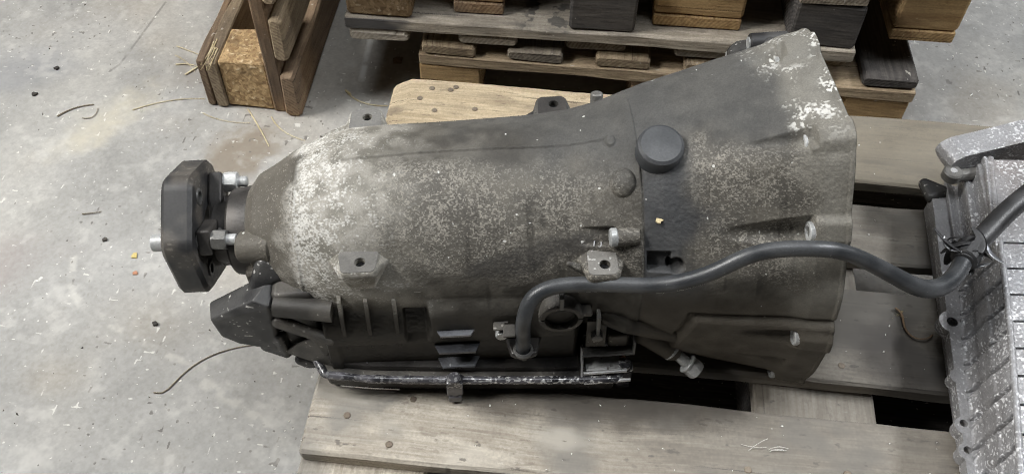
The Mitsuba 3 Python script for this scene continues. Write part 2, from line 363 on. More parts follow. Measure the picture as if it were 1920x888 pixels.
oily('dust_white', (.62, .61, .57), (.78, .77, .73), .9)
oily('leaf_ochre', (.45, .36, .13), (.58, .48, .22), .8)
oily('leaf_rust', (.40, .20, .12), (.5, .3, .2), .8)
principled('hole_dark', (.012, .012, .012), .7)

def alloy_color(p, n, uv):
    k = fbm(p.x * 14 + 30, p.y * 14 + 30, p.z * 14 + 30, 4)
    c = mix((.215, .21, .212), (.335, .335, .345), smoothstep(.3, .7, k))
    c = mix(c, (.25, .215, .20), .55 * smoothstep(.52, .7, fbm(p.x * 9 + 70, p.y * 9 + 30, p.z * 9 + 30, 3)))
    c = mix(c, (.78, .78, .79), .75 * smoothstep(.56, .76, .6 * noise(p.x * 420 + 30, p.y * 420 + 30, p.z * 420 + 30) + .4 * fbm(p.x * 50 + 3, p.y * 50 + 3, p.z * 50 + 3, 3)))
    return c * (.82 + .36 * noise(p.x * 600 + 30, p.y * 600 + 30, p.z * 600 + 30))
principled('raw_alloy', alloy_color, .48, .35, lambda p, n, uv: .0012 * fbm(p.x * 260 + 80, p.y * 260 + 80, p.z * 260 + 80, 3), 1.0)

# ------------------------------------------------------------------ the ground
scene_floor = trimesh.Trimesh([[-12, -12, 0], [12, -12, 0], [12, 12, 0], [-12, 12, 0]], [[0, 1, 2], [0, 2, 3]], process=False)
put('floor', scene_floor, 'concrete', kind='structure')

# ------------------------------------------------------------------ pallets
board_no = [0]
def board(length, width, thick, chamfer=.0022, rough=.0009, ends=(0, 0), stations=26, seed=None, notch=None):
    """a sawn board: x along the grain from 0, y across from 0, z up from 0. Returns (mesh, uv)."""
    board_no[0] += 1
    i = board_no[0]
    W, Hh, c = width, thick, min(chamfer, width / 4, thick / 4)
    prof = np.array([(c, 0), (W - c, 0), (W, c), (W, Hh - c), (W - c, Hh), (c, Hh), (0, Hh - c), (0, c), (c, 0)])
    arc = np.r_[0, np.cumsum(np.linalg.norm(np.diff(prof, axis=0), axis=1))]
    xs = np.r_[0, c, np.linspace(.012, length - .012, stations - 4), length - c, length]
    V, U = [], []
    for x in xs:
        sc = 1.0
        tip = x < 1e-9 or x > length - 1e-9
        for (y, z), a in zip(prof, arc):
            if tip:
                y, z = W / 2 + (y - W / 2) * (1 - 1.2 * c / W), Hh / 2 + (z - Hh / 2) * (1 - 1.6 * c / Hh)
            V.append((x, y, z)); U.append((x + 10 * i, a))
    V = np.array(V)
    q = np.round(V / 1e-5) * 1e-5
    j = meshkit.fbm(q * [9, 30, 30] + [0, 0, 0], 2, seed=i) - .5
    k = meshkit.fbm(q * [40, 60, 60] + 11, 2, seed=i + 50) - .5
    V[:, 1] += rough * 3.0 * (meshkit.fbm(np.column_stack([q[:, 0] * 7, (q[:, 1] > W / 2) * 9.0, q[:, 2] * 0]), 2, seed=i) - .5) + rough * k
    V[:, 2] += rough * 2.0 * j * 2
    if notch is not None:
        V = notch(V)
    n, m = len(xs), len(prof)
    F = []
    for a in range(n - 1):
        for b in range(m - 1):
            F += [(a * m + b, a * m + b + 1, (a + 1) * m + b + 1), (a * m + b, (a + 1) * m + b + 1, (a + 1) * m + b)]
    F = [f[::-1] for f in F]
    for a, flip in ((0, False), (n - 1, True)):
        base = len(V)
        ring = V[a * m:(a + 1) * m - 1]
        cen = ring.mean(0)
        V = np.vstack([V, ring, cen])
        U += [(r[1] + 10 * i + .3, 5 + r[2]) for r in ring] + [(cen[1] + 10 * i + .3, 5 + cen[2])]
        for b in range(m - 1):
            f = (base + b, base + (b + 1) % (m - 1), base + m - 1)
            F.append(f if flip else f[::-1])
    return trimesh.Trimesh(V, F, process=False), np.array(U)

def place(mesh, M):
    m = mesh.copy()
    m.apply_transform(M)
    return m

def frame(origin, ex, ey, ez):
    M = np.eye(4)
    M[:3, 0], M[:3, 1], M[:3, 2], M[:3, 3] = ex, ey, ez, origin
    return M

def put_board(name, parent, mat, origin, along, across, up, L, W, Th, **kw):
    m, uv = board(L, W, Th, **kw)
    return put(name, place(m, frame(origin, along, across, up)), mat, parent, uv=uv)

EX, EY, EZ = np.eye(3)
def nail(board_key, x, y, z, r=.0042, tilt=0):
    m = cyl((x, y, z - .004), (x + .0006 * tilt, y, z + .0010), r, seg=16, bevel=.0006)
    put('nail', tri(m), 'rusty_nail', board_key, smooth=35)

# the pallet under the gearboxes
P = thing('pallet', 'weathered wooden pallet lying flat on the floor under both gearboxes', 'pallet')
def worn_corner(V):
    t = np.clip(1 - V[:, 0] / .022, 0, 1)
    V = V.copy()
    V[:, 1] -= np.where(V[:, 1] > .12, 1, 0) * t * .020
    return V
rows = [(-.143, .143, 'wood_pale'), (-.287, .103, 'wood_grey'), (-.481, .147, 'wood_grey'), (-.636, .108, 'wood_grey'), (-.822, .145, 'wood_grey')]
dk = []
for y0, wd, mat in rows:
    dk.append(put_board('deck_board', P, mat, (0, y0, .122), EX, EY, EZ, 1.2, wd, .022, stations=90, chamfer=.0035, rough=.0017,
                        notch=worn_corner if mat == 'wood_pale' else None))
labels[dk[0]] = {'label': 'pale clean deck board at the back of the pallet'}
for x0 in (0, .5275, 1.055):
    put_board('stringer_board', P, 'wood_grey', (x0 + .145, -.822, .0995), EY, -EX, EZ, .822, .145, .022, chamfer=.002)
    for y0 in (-.822, -.4835, -.145):
        put_board('block', P, 'wood_dark', (x0, y0, .0221), EX, EY, EZ, .145, .145, .077, stations=8, chamfer=.003)
for y0 in (-.822, -.461, -.1):
    put_board('ground_board', P, 'wood_dark', (0, y0, .0005), EX, EY, EZ, 1.2, .10, .021)  # dark wood here paints the deep shade seen through the deck gaps
for bi, pts in ((0, [(.095, -.015), (.044, -.046), (.059, -.022), (.088, -.022), (.07, -.07), (.13, -.06)]),
                (3, [(.046, -.587), (.101, -.618), (.119, -.558), (.508, -.605), (.62, -.598)]),
                (2, [(.60, -.40), (.575, -.46), (.63, -.455)]), (1, [(.655, -.225), (.64, -.26)]), (0, [(.655, -.05), (.62, -.11)])):
    for x, y in pts:
        nail(dk[bi], x, y, .1445)

# the stack of pallets behind: lower one right way up, next upside down, a third nested on top
def flat(x0, y0, deg):
    a = math.radians(deg)
    ex = np.array([math.cos(a), math.sin(a), 0]); ey = np.array([-math.sin(a), math.cos(a), 0])
    return lambda x, y, z: np.array([x0, y0, 0]) + ex * x + ey * y + EZ * z, ex, ey

loc, ex, ey = flat(.020, .078, .4)
S = thing('pallet', 'lowest worn pallet of the stack behind the gearbox, orange block showing at its left end', 'pallet')
for x0, w, m in ((0, .1, 'wood_brown'), (.35, .1, 'wood_brown'), (.698, .1, 'wood_brown')):
    put_board('ground_board', S, m, loc(x0, 0, .0005), ey, -ex, EZ, 1.2, .0001 + w, .021) if False else put_board('ground_board', S, m, loc(x0 + w, 0, .0005), ey, -ex, EZ, 1.2, w, .021)
    for y0, bm in ((.004, 'chipboard'), (.53, 'wood_brown'), (1.05, 'wood_brown')):
        put_board('block', S, 'wood_orange' if (x0 == 0 or x0 > .6) and y0 < .1 else 'wood_brown', loc(x0, y0, .0222), ex, ey, EZ, w, .145, .077, stations=8, rough=.0016)
for y0 in (.002, .53, 1.05):
    put_board('stringer_board', S, 'wood_tan', loc(0, y0, .0998), ex, ey, EZ, .80, .145, .022, stations=40, rough=.0014)
for k in range(6):
    x0 = .1416 * k + .004
    put_board('deck_board', S, ('wood_tan', 'wood_worn', 'wood_tan', 'wood_tan', 'wood_brown', 'wood_dark')[k], loc(x0 + .088, rng.uniform(-.004, .006), .1222), ey, -ex, EZ, 1.2, .088, .0215, chamfer=.004, rough=.0018)

loc, ex, ey = flat(-.090, .083, 1.1)
S = thing('pallet', 'upside-down grime-blackened pallet second in the stack, dark square blocks standing on its edge board', 'pallet')
for k in range(5):
    x0 = .174 * k
    put_board('deck_board', S, ('wood_dusty', 'wood_dusty', 'wood_worn', 'wood_dusty', 'wood_tan')[k], loc(x0 + .097, rng.uniform(-.007, .005), .1442), ey, -ex, EZ, 1.2, .097, .0215, chamfer=.0052, rough=.002)
for y0 in (-.006, .53, 1.05):
    put_board('stringer_board', S, 'wood_dusty', loc(-.004, y0, .1662), ex, ey, EZ, .80, .145, .0215, stations=44, rough=.0014)
for x0, m in ((0, 'chipboard_dark'), (.35, 'wood_dark'), (.69, 'wood_dark')):
    for y0 in (.0, .53, 1.05):
        put_board('block', S, m if y0 < .1 else 'wood_brown', loc(x0, y0, .1882), ex, ey, EZ, .102, .145, .078, stations=8, chamfer=.004, rough=.0016)
    put_board('ground_board', S, 'wood_worn', loc(x0 + .10, -.002, .2666), ey, -ex, EZ, 1.2, .10, .021)

loc, ex, ey = flat(.072, .100, 1.0)
S = thing('pallet', 'clean orange-wood pallet nested topmost on the stack, its right block overhanging', 'pallet')
for x0, w, dy in ((.004, .080, .010), (.318, .138, .012), (.688, .098, .015)):
    put_board('ground_board', S, 'wood_orange' if x0 > .1 else 'wood_brown', loc(x0 + w, dy - .001, .1884), ey, -ex, EZ, 1.2, w, .021)
    for y0 in (dy + .001, .53, 1.05):
        put_board('block', S, 'wood_orange', loc(x0, y0, .2096), ex, ey, EZ, w, .145, .077, stations=8, chamfer=.004)
for y0 in (.010, .53, 1.05):
    put_board('stringer_board', S, 'wood_worn', loc(0, y0, .2868), ex, ey, EZ, .79, .145, .022)
for k in range(5):
    put_board('deck_board', S, 'wood_worn', loc(.174 * k + .095, .010, .309), ey, -ex, EZ, 1.2, .095, .022)

for lv in range(4):  # unseen upper pallets, added to block lamp light from right and behind
    zb = .3325 + .1455 * lv
    loc, ex, ey = flat((-.02, .05, .0, .03)[lv], (.10, .09, .105, .095)[lv], (.3, -.6, .8, .2)[lv])
    S = thing('pallet', ('fourth', 'fifth', 'sixth', 'seventh')[lv] + ' pallet up the stack behind the gearbox, unseen and added to block lamp light, above the top edge of the picture', 'pallet')
    for x0, w in ((0, .1), (.3275, .145), (.70, .1)):
        put_board('ground_board', S, 'wood_worn', loc(x0 + w, 0, zb), ey, -ex, EZ, 1.2, w, .021, stations=8)
        for y0 in (.004, .53, 1.05):
            put_board('block', S, 'wood_brown', loc(x0, y0, zb + .0215), ex, ey, EZ, w, .145, .077, stations=8)
    for y0 in (.002, .53, 1.05):
        put_board('stringer_board', S, 'wood_worn', loc(0, y0, zb + .099), ex, ey, EZ, .80, .145, .022, stations=8)
    for k in range(5):
        put_board('deck_board', S, 'wood_tan', loc(.165 * k + .135, 0, zb + .1215), ey, -ex, EZ, 1.2, .132, .0225, stations=8)

# the pallet standing on its long edge, left of the stack
S = thing('pallet', 'wooden pallet standing on its long edge on the bare floor left of the stack', 'pallet')
Y0 = .046
e2 = np.array([math.sin(math.radians(-0.5)), math.cos(math.radians(-0.5)), 0]); e1 = np.array([e2[1], -e2[0], 0])
def up_loc(x, y, z):
    return np.array([0, Y0, 0]) + e1 * x + e2 * y + EZ * z
sp_m, sp_uv = board(1.2, .10, .0215, rough=.0022)
put('ground_board', place(sp_m, frame(up_loc(-.3315, .0, .001), e2, EZ, e1)), 'wood_tan', S, uv=sp_uv)
put_board('facing_strip', S, 'wood_brown', up_loc(-.347, .003, .001), e2, EZ, e1, .75, .098, .0145, rough=.0016)
for z0 in (.352, .70):
    put_board('ground_board', S, 'wood_worn', up_loc(-.3315, 0, z0), e2, EZ, e1, 1.2, .10, .0215)
for z0 in (.002, .352, .70):
    for y0 in (.004, .53, 1.05):
        put_board('block', S, 'chipboard', up_loc(-.3092, y0, z0), e1, e2, EZ, .0785, .088 if y0 < .1 else .14, .098, stations=8, rough=.0022)
for y0 in (.0, .53, 1.05):
    put_board('stringer_board', S, 'wood_brown', up_loc(-.2300, y0, .001), EZ, e2, e1, .80, .145, .022, stations=30) if False else put_board('stringer_board', S, 'wood_brown', up_loc(-.2080, y0, .001), EZ, e2, -e1, .80, .13, .022, stations=30)
zz = .001
for k, wdt in enumerate((.0885, .083, .084, .084, .084, .084)):
    put_board('deck_board', S, ('wood_brown', 'wood_tan', 'wood_tan', 'wood_tan', 'wood_tan', 'wood_tan')[k], up_loc(-.2072, -.008 + .004 * (k % 2), zz), e2, EZ, e1, 1.2, wdt, .026 if k == 0 else .022, chamfer=.0045, rough=.0015)  # lowest board browner: shade on its right side put into the wood colour
    zz += wdt + .029
# torn splinters at the end of the left ground board
for k in range(9):
    x = -.3315 + rng.uniform(.002, .020); y = rng.uniform(.0, .03)
    p0 = up_loc(x, y, .099 + rng.uniform(-.001, .001))
    p1 = p0 + np.array([rng.uniform(-.008, .008), -rng.uniform(.006, .03), rng.uniform(-.012, .006)])
    if k == 0:
        spl = []
    spl.append(tube(spline([p0 + [0, .03, 0], p0, p1], 6), np.linspace(.0011, .0003, 6), 5))
put('splinters', trimesh.util.concatenate(spl), 'straw_dry', S, kind='stuff')

# ------------------------------------------------------------------ the big gearbox
G = thing('gearbox', 'large dark oily automatic gearbox with bell housing, lying across the pallet boards', 'gearbox')
GM = np.eye(4); GM[:3, 0], GM[:3, 1], GM[:3, 2], GM[:3, 3] = GU, GV, GW, GO
def gput(name, m, mat, parent=None, smooth=32, **lab):
    m = tri(m).copy()
    m.apply_transform(GM)
    m.invert() if not isinstance(m, trimesh.Trimesh) or m.volume < 0 else None
    return put(name, m, mat, parent or G, smooth=smooth, **lab)

RU = np.array([[.052, .049], [.072, .052], [.083, .066], [.10, .0755], [.128, .093], [.139, .0975], [.150, .102], [.165, .108], [.191, .1135], [.23, .115], [.308, .116], [.4, .119],
               [.437, .123], [.474, .132], [.4995, .141], [.524, .150], [.585, .167], [.657, .187], [.675, .195], [.70, .2005]])
def wmin(u):
    return .1475 - GO[2] - GU[2] * u
rim_poly = np.array([(.08, .19), (.165, .044), (.172, -.03), (.166, -.094), (.148, -.144), (.09, -.158), (-.09, -.158), (-.148, -.144), (-.166, -.094), (-.178, -.01), (-.172, .07), (-.110, .178)])
TH = np.radians(np.r_[np.arange(-180, -100, 2.0), np.arange(-100, -40, 1.0), np.arange(-40, 150, .5), np.arange(150, 181, 2.0)])
def rim_radius():
    a = np.radians(np.arange(-180, 180, .5))
    d = np.column_stack([np.sin(a), np.cos(a)])
    R = np.full(len(a), 9.0)
    for (x0, y0), (x1, y1) in zip(rim_poly, np.roll(rim_poly, -1, 0)):
        e = np.array([x1 - x0, y1 - y0]); n = np.array([e[1], -e[0]])
        c = n @ [x0, y0]
        if c < 0:
            n, c = -n, -c
        k = d @ n
        R = np.minimum(R, np.where(k > 1e-9, c / np.maximum(k, 1e-9), 9.0))
    from scipy.ndimage import gaussian_filter1d
    R = gaussian_filter1d(R, 10.0, mode='wrap')
    return np.interp(TH, np.r_[a, np.pi], np.r_[R, R[0]])
RIM = rim_radius()
def sst(a, b, x):
    t = np.clip((x - a) / (b - a), 0, 1)
    return t * t * (3 - 2 * t)
def bump_at(U, D, R, u0, th0, ru, rv, p=2.0):
    """1 at the centre falling to 0 at the ellipse ru x rv (metres along u and around)"""
    dv = np.radians(D - th0) * R
    d = np.sqrt(((U - u0) / ru) ** 2 + (dv / rv) ** 2)
    return 1 - sst(.6, 1.0, d)

def case_radius(us):
    U = np.repeat(us[:, None], len(TH), 1)
    D = np.repeat(np.degrees(TH)[None], len(us), 0)
    th = np.radians(D)
    base = np.interp(U, RU[:, 0], RU[:, 1])
    s = sst(.40, .70, U)
    R = base * (1 + s * (RIM[None] / .2005 - 1))
    R += .0018 * (meshkit.fbm(np.stack([U * 22, np.sin(th) * 2.4, np.cos(th) * 2.4], -1), 3, seed=3) - .5)
    # valve body box under the round case
    A = np.abs(D)
    vbox = .129 + .007 * np.clip((A - 95) / 45, 0, 1)
    Rb = np.minimum(vbox / np.maximum(np.sin(np.radians(A)), .05), .124 / np.maximum(-np.cos(np.radians(A)), .05))
    ledge = sst(.270, .276, U)
    start = sst(93, 110, A) * (1 - ledge) + sst(86, 95, A) * ledge
    win = sst(.146, .156, U) * (1 - sst(.432, .446, U))
    R = np.where(A > 80, np.maximum(R, R + (Rb - R) * start * win), R)
    # pocket between the ribs
    R -= .007 * sst(.243, .247, U) * (1 - sst(.268, .272, U)) * sst(93, 96, D) * (1 - sst(108, 112, D))
    # seam between gear case and bell
    R -= .0022 * sst(.5015, .5035, U) * sst(-40, -20, D) * (1 - sst(105, 120, D)) * (1 - sst(.54, .60, U))
    R += .0014 * np.exp(-((U - .494) / .009) ** 2) * sst(-40, 0, D) * (1 - sst(95, 110, D))
    # shoulder line and casting parting line
    R += .0016 * np.exp(-((U - .1365) / .0022) ** 2)
    line = 1.2 + 3.0 * sst(.30, .48, U) - 1.5 * sst(.2, .3, U)
    d = (D - line) * np.pi / 180 * R
    R += (.0016 * np.exp(-(d / .0016) ** 2) + .0020 * (1 - sst(-.002, .001, d)) * sst(-.06, -.02, d)) * sst(.15, .2, U) * (1 - sst(.472, .482, U))
    R += .003 * bump_at(U, D, R, .476, 4.5, .006, .009)
    # cast bump
    R += .0065 * np.sqrt(np.clip(1 - ((U - .484) / .0125) ** 2 - (np.radians(D - 26.5) * R / .0150) ** 2, 0, 1))
    # dent with plug
    dv = np.radians(D - 50.5) * R
    R -= .0075 * np.clip((U - .437) / .034, 0, 1) * (1 - sst(.4735, .475, U)) * (1 - sst(.0085, .0105, np.abs(dv)))
    # bolt runs leading to the rim bosses
    for u0, t0, hw, dep in ((.580, 50.0, .018, .017), (.600, 19.5, .013, .012), (.615, -22.2, .013, .010), (.60, 97.5, .013, .013), (.60, 131.5, .012, .010), (.61, 115.0, .008, .005)):
        dv = np.radians(D - t0) * R
        q = np.clip((U - u0) / (.668 - u0), 0, 1)
        R -= dep * q * (1 - sst(.668, .671, U)) * np.clip(1 - (dv / (hw * (.35 + .65 * q))) ** 2, 0, 1)
    for u0, t0, hw in ((.664, -22.2, .021), (.664, 19.5, .021), (.668, 50.0, .020), (.668, 97.5, .017), (.668, 131.5, .017)):
        dv = np.radians(D - t0) * R
        R += .0055 * sst(u0 - .0008, u0 + .0008, U) * (1 - sst(.35, 1.0, np.abs(dv) / hw))
    # starter bulge with a groove around it
    a0 = 91 - 3 * (U - .56) / .13
    ins = sst(.556, .564, U + .0006 * (D - 95)) * sst(a0, a0 + 3, D) * (1 - sst(140, 150, D))
    grv = np.exp(-((D - a0) * np.pi / 180 * R / .0028) ** 2) * sst(.55, .56, U) + np.exp(-((U + .0006 * (D - 95) - .556) / .0028) ** 2) * sst(a0 - 1, a0 + 1, D) * (1 - sst(120, 130, D))
    R += .005 * ins - .004 * grv
    # square recess and round hole
    R -= .010 * sst(.5065, .508, U) * (1 - sst(.530, .5315, U)) * sst(57.5, 58.3, D) * (1 - sst(66.5, 67.3, D))
    R -= .016 * bump_at(U, D, R, .5365, 64.2, .0098, .0098)
    # rim flange lip
    R += .0012 * sst(.699, .701, U)
    R -= .0030 * sst(.165, .172, U) * (1 - sst(.430, .440, U)) * sst(112, 113.2, D) * (1 - sst(150, 155, D))
    ct = np.cos(th)
    lim = np.where(ct < -.05, (wmin(U)) / np.minimum(ct, -.05), 9.0)
    return np.minimum(R, lim)

def ring_grid(us, R, closed_ends=(False, False)):
    V = np.stack([np.repeat(us[:, None], len(TH), 1), R * np.sin(TH), R * np.cos(TH)], -1)
    n, m = R.shape
    idx = np.arange(n * m).reshape(n, m)
    a, b, c, e = idx[:-1, :-1], idx[:-1, 1:], idx[1:, 1:], idx[1:, :-1]
    F = np.concatenate([np.stack([a, b, c], -1).reshape(-1, 3), np.stack([a, c, e], -1).reshape(-1, 3)])
    return trimesh.Trimesh(V.reshape(-1, 3), F, process=False)

us = np.r_[np.arange(.056, .128, .0016), np.arange(.128, .5026, .00095)]
gput('gear_case', ring_grid(us, case_radius(us)), 'cast_case', smooth=True)
us = np.r_[np.arange(.5022, .704, .00095)]
Rb = case_radius(us)
body = ring_grid(us, Rb)
ui = np.array([.704, .704, .704, .66, .58, .55, .55])
Ri = np.stack([Rb[-1], Rb[-1] - .003, Rb[-1] - .012, .80 * np.minimum(Rb[-60], Rb[-1]) , Rb[60] - .012, Rb[40] * .9 - .012, Rb[40] * .05])
gput('bell_housing', trimesh.util.concatenate([body, ring_grid(ui, Ri)]), 'cast_case', smooth=50)

def pol(u, th, r):
    return np.array([u, r * math.sin(math.radians(th)), r * math.cos(math.radians(th))])
EU = np.array([1.0, 0, 0])

# rim bolt bosses with their steel bushes
def rim_at(u, th):
    return float(np.interp(math.radians(th), TH, case_radius(np.array([u]))[0]))
for k, (th_, u0) in enumerate(((-22.2, .664), (19.5, .664), (50.0, .668), (97.5, .668), (131.5, .668))):
    r_ = rim_at(u0 + .004, th_) - .0118
    c = pol(0, th_, r_)
    ring = cyl(c + [u0 - .0022, 0, 0], c + [u0 + .004, 0, 0], .0108, seg=32, bevel=.0008) - cyl(c + [u0 - .004, 0, 0], c + [u0 + .006, 0, 0], .0060, seg=24)
    b = gput('bush', ring, 'plated_steel')
    gput('bolt_hole', cyl(c + [u0 - .0005, 0, 0], c + [u0 + .003, 0, 0], .0060, seg=20), 'plated_steel' if k in (1, 3) else 'old_steel', b)
for k, (v, w) in enumerate(((-.128, .138), (-.156, .094))):
    u0 = .650 - .012 * k
    c = np.array([0, v, w])
    b = gput('loom_holder', cyl(c + [u0, 0, 0], c + [.694, 0, 0], .0115, .0125, seg=28, bevel=.0015), 'black_plastic')
    gput('bush', cyl(c + [u0 - .0015, 0, 0], c + [u0 + .002, 0, 0], .0075, seg=24), 'plated_steel', b)
# dark loom clipped behind the far top edge of the bell
gput('loom_clip', hull([((.648, -.142, .112), .015), ((.672, -.122, .138), .012), ((.652, -.165, .09), .014)], 20), 'black_plastic')
gput('case_nub', cyl((.4745, -.095, .082), (.4745, -.101, .098), .0075, seg=20, bevel=.0015), 'pad_metal')

# mounting lugs on both flanks
def lug(u, side, width, top, reach, mat, back):
    s = side
    body_ = hull([((u - width / 2 + .006, s * back, top - .012), .006), ((u + width / 2 - .006, s * back, top - .012), .006),
                  ((u - width * .28, s * reach, top - .012), .008), ((u + width * .28, s * reach, top - .012), .008),
                  ((u - width * .62, s * (back + .001), top - .016), .003), ((u + width * .62, s * (back + .001), top - .016), .003), ((u - width * .2, s * (back + .012), top - .045), .005), ((u + width * .2, s * (back + .012), top - .045), .005)], 24)
    body_ = body_ - m3.Manifold.cube((.2, .3, .2)).translate((u - .1, -.15, top - .006))
    hx = (u + .002, s * (reach - .008))
    hole = cyl((hx[0], hx[1], top - .0185), (hx[0], hx[1], top + .02), .0058, seg=24)
    k = gput('mounting_lug', body_ - hole, 'cast_case')
    face = hull([((u - width / 2 + .008, s * (back + .002), 0), .005), ((u + width / 2 - .008, s * (back + .002), 0), .005), ((u - width * .26, s * (reach - .001), 0), .006), ((u + width * .26, s * (reach - .001), 0), .006)], 16)
    face = m3.Manifold.extrude(face.project(), .0014).translate((0, 0, top - .0065)) - hole
    gput('machined_face', face, mat, k)
    gput('bolt_hole', cyl((hx[0], hx[1], top - .019), (hx[0], hx[1], top - .013), .0058, seg=20), 'hole_dark', k)
    return k
lug(.206, 1, .048, .0725, .114, 'lug_face', .094)
lug(.460, 1, .036, .0725, .132, 'lug_face', .107)
far1 = lug(.203, -1, .044, .0745, -.116 * -1, 'pad_metal', .085)
far2 = lug(.424, -1, .040, .0745, .124, 'dark_steel', .095)
gput('web', prism([(.150, -.086), (.196, -.114), (.196, -.08)], .045, .064, 2), 'cast_case')
gput('web', prism([(.372, -.090), (.416, -.122), (.416, -.08)], .045, .064, 2), 'dark_steel')
gput('web', hull([((.425, .120, .066), .003), ((.442, .122, .052), .003), ((.45, .115, .05), .003)], 10), 'cast_case')

# round plug cap
cdir = np.array([0, math.sin(math.radians(15)), math.cos(math.radians(15))])
cb = pol(.523, 15, .138)
prof = [(0, 0), (.0245, 0), (.0245, .017), (.0235, .0215), (.0205, .0242), (.012, .0252), (0, .0255)]
cap = m3.CrossSection([prof]).revolve(64)
cz = cdir; cx = EU; cy = np.cross(cz, cx)
gput('plug_cap', cap.transform(np.column_stack([cx, cy, cz, cb])), 'cap_black', smooth=28)

# pressed plug in its dent and two cast marks
pc = pol(0, 50.5, .1335)
gput('pressed_plug', cyl(pc + [.468, 0, 0], pc + [.4765, 0, 0], .0098, seg=32, bevel=.0016), 'plated_steel')
gput('plug_sleeve', cyl(pc * .985 + [.4765, 0, 0], pc * 1.0 + [.499, 0, 0], .0104, .0085, seg=32), 'cast_case')
def on_case(u, th):
    r = case_radius(np.array([u]))[0]
    return pol(u, th, float(np.interp(math.radians(th), TH, r)) + .0004)
gput('cast_mark', tube([on_case(.4535, 53.0), on_case(.4525, 55.2)], .0007, 6), 'bright_alloy')
gput('cast_mark', tube([on_case(.4605, 53.6), on_case(.4600, 55.0), on_case(.4585, 55.6), on_case(.4570, 55.2)], .0007, 6), 'bright_alloy')

# ribs over the ledge
for u0 in (.1775, .206, .2365):
    gput('rib', prism([(.100, .022), (.1165, .010), (.128, -.030), (.1295, -.062), (.108, -.062)], u0 - .0021, u0 + .0021, 0), 'cast_case', smooth=20)
# cooling fins
for k, w0 in enumerate((-.034, -.062, -.0885)):
    x = (.0205, .0245, .0225)[k]; c = .301; vo = (.1375, .1415, .1440)[k]
    gput('cooling_fin', prism([(c - x - .004, .124), (c - x + .004, vo), (c + x - .004, vo), (c + x + .004, .124)], w0 - .0016, w0 + .0016, 2), 'fin_wet', smooth=20)

# oil pan with its rim and clamps
def pan_outline(out):
    pts = np.array([(.128, -.09), (.128, .098), (.150, .138), (.200, .1455), (.28, .1495), (.40, .1535), (.487, .1555), (.498, .122), (.498, -.12), (.487, -.134), (.15, -.13)])
    return Polygon(pts).buffer(out - .006, join_style=1).buffer(.006)
def xform_level(m):
    """pan lies level on the boards: turn with the gearbox about z only"""
    m = tri(m).copy()
    ex = GU * [1, 1, 0]; ex /= np.linalg.norm(ex)
    m.apply_transform(frame(np.array([GO[0], GO[1], 0]), ex, -np.cross(EZ, ex), EZ))
    m.invert()
    return m
pg = pan_outline(-.0005)
pan = trimesh.creation.extrude_polygon(pg, .024, engine='earcut').apply_translation([0, 0, .1455])
lowr = [((x, y, .1475 + .006), .006) for x, y in np.array(pg.buffer(-.008).simplify(.0012).exterior.coords)]
topr = [((x, y, .172), .003) for x, y in np.array(pg.buffer(-.003).simplify(.0012).exterior.coords)]
pan_k = put('oil_pan', xform_level(hull(lowr + topr, 12)), 'oily_pan', G, smooth=40)
rimline = np.array(pan_outline(.001).segmentize(.006).exterior.coords)[:-1]
rz = .1745 + .0013 * np.sin(np.arange(len(rimline)) * .9) * 0
t = tube(np.column_stack([rimline, np.full(len(rimline), .1795) + .0012 * (meshkit.fbm(np.column_stack([rimline * 60, rimline[:, :1]]), 2, seed=8) - .5)]), .0050 * (1 + .45 * (meshkit.fbm(np.column_stack([rimline * 90, rimline[:, :1]]), 2, seed=9) - .5)), 12)
put('rim', xform_level(t), 'wet_rim_glints', pan_k, smooth=True)
put('gasket_flange', xform_level(trimesh.creation.extrude_polygon(pan_outline(-.002), .010, engine='earcut').apply_translation([0, 0, .172])), 'oily_cast', pan_k, smooth=30)
put('fill_plate', xform_level(trimesh.creation.extrude_polygon(pan_outline(-.009).intersection(Polygon([(0, -1), (.443, -1), (.443, 1), (0, 1)])), .018, engine='earcut').apply_translation([0, 0, .1735])), 'oily_pan', pan_k, smooth=30)
for x0, y0 in ((.299, .155), (.497, .142), (.30, -.143), (.131, .02)):
    m = rbox((x0 - .0095, y0 - .008, .160), (x0 + .0095, y0 + .006, .187), .002) + cyl((x0, y0 - .001, .152), (x0, y0 - .001, .192), .0075, seg=20, bevel=.0015) + rbox((x0 - .008, y0 - .004, .148), (x0 + .008, y0 + .008, .160), .002)
    put('pan_clamp', xform_level(m), 'wet_rim_glints', G, smooth=32)
put('pan_scratch', xform_level(tube([(.166, .1452, .1640), (.20, .1482, .1615), (.234, .1500, .1600)], .0007, 6)), 'dust_white', pan_k, smooth=True)

# electrical socket ring on the wall
rc = np.array([.4175, .127, -.012])
def vring(r0, r1, v0, v1, c=rc):
    return cyl(c * [1, 0, 1] + [0, v0, 0], c * [1, 0, 1] + [0, v1, 0], r1, seg=40, bevel=.0015) - cyl(c * [1, 0, 1] + [0, v0 - .01, 0], c * [1, 0, 1] + [0, v1 + .01, 0], r0, seg=40)
ring = vring(.0185, .0245, .112, .1375) - rbox((rc[0] + .014, .10, rc[2] - .0012), (rc[0] + .05, .20, rc[2] + .0012), .0004) - rbox((rc[0] - .05, .10, rc[2] - .0012), (rc[0] - .014, .20, rc[2] + .0012), .0004)
rk = gput('socket_ring', ring, 'oily_cast')
gput('socket_hole', cyl((rc[0], .116, rc[2]), (rc[0], .1285, rc[2]), .0186, seg=32), 'hole_dark', rk)
gput('ridge', rbox((rc[0] - .0025, .12, rc[2] + .021), (rc[0] + .0025, .1395, rc[2] + .042), .001), 'old_steel', rk)
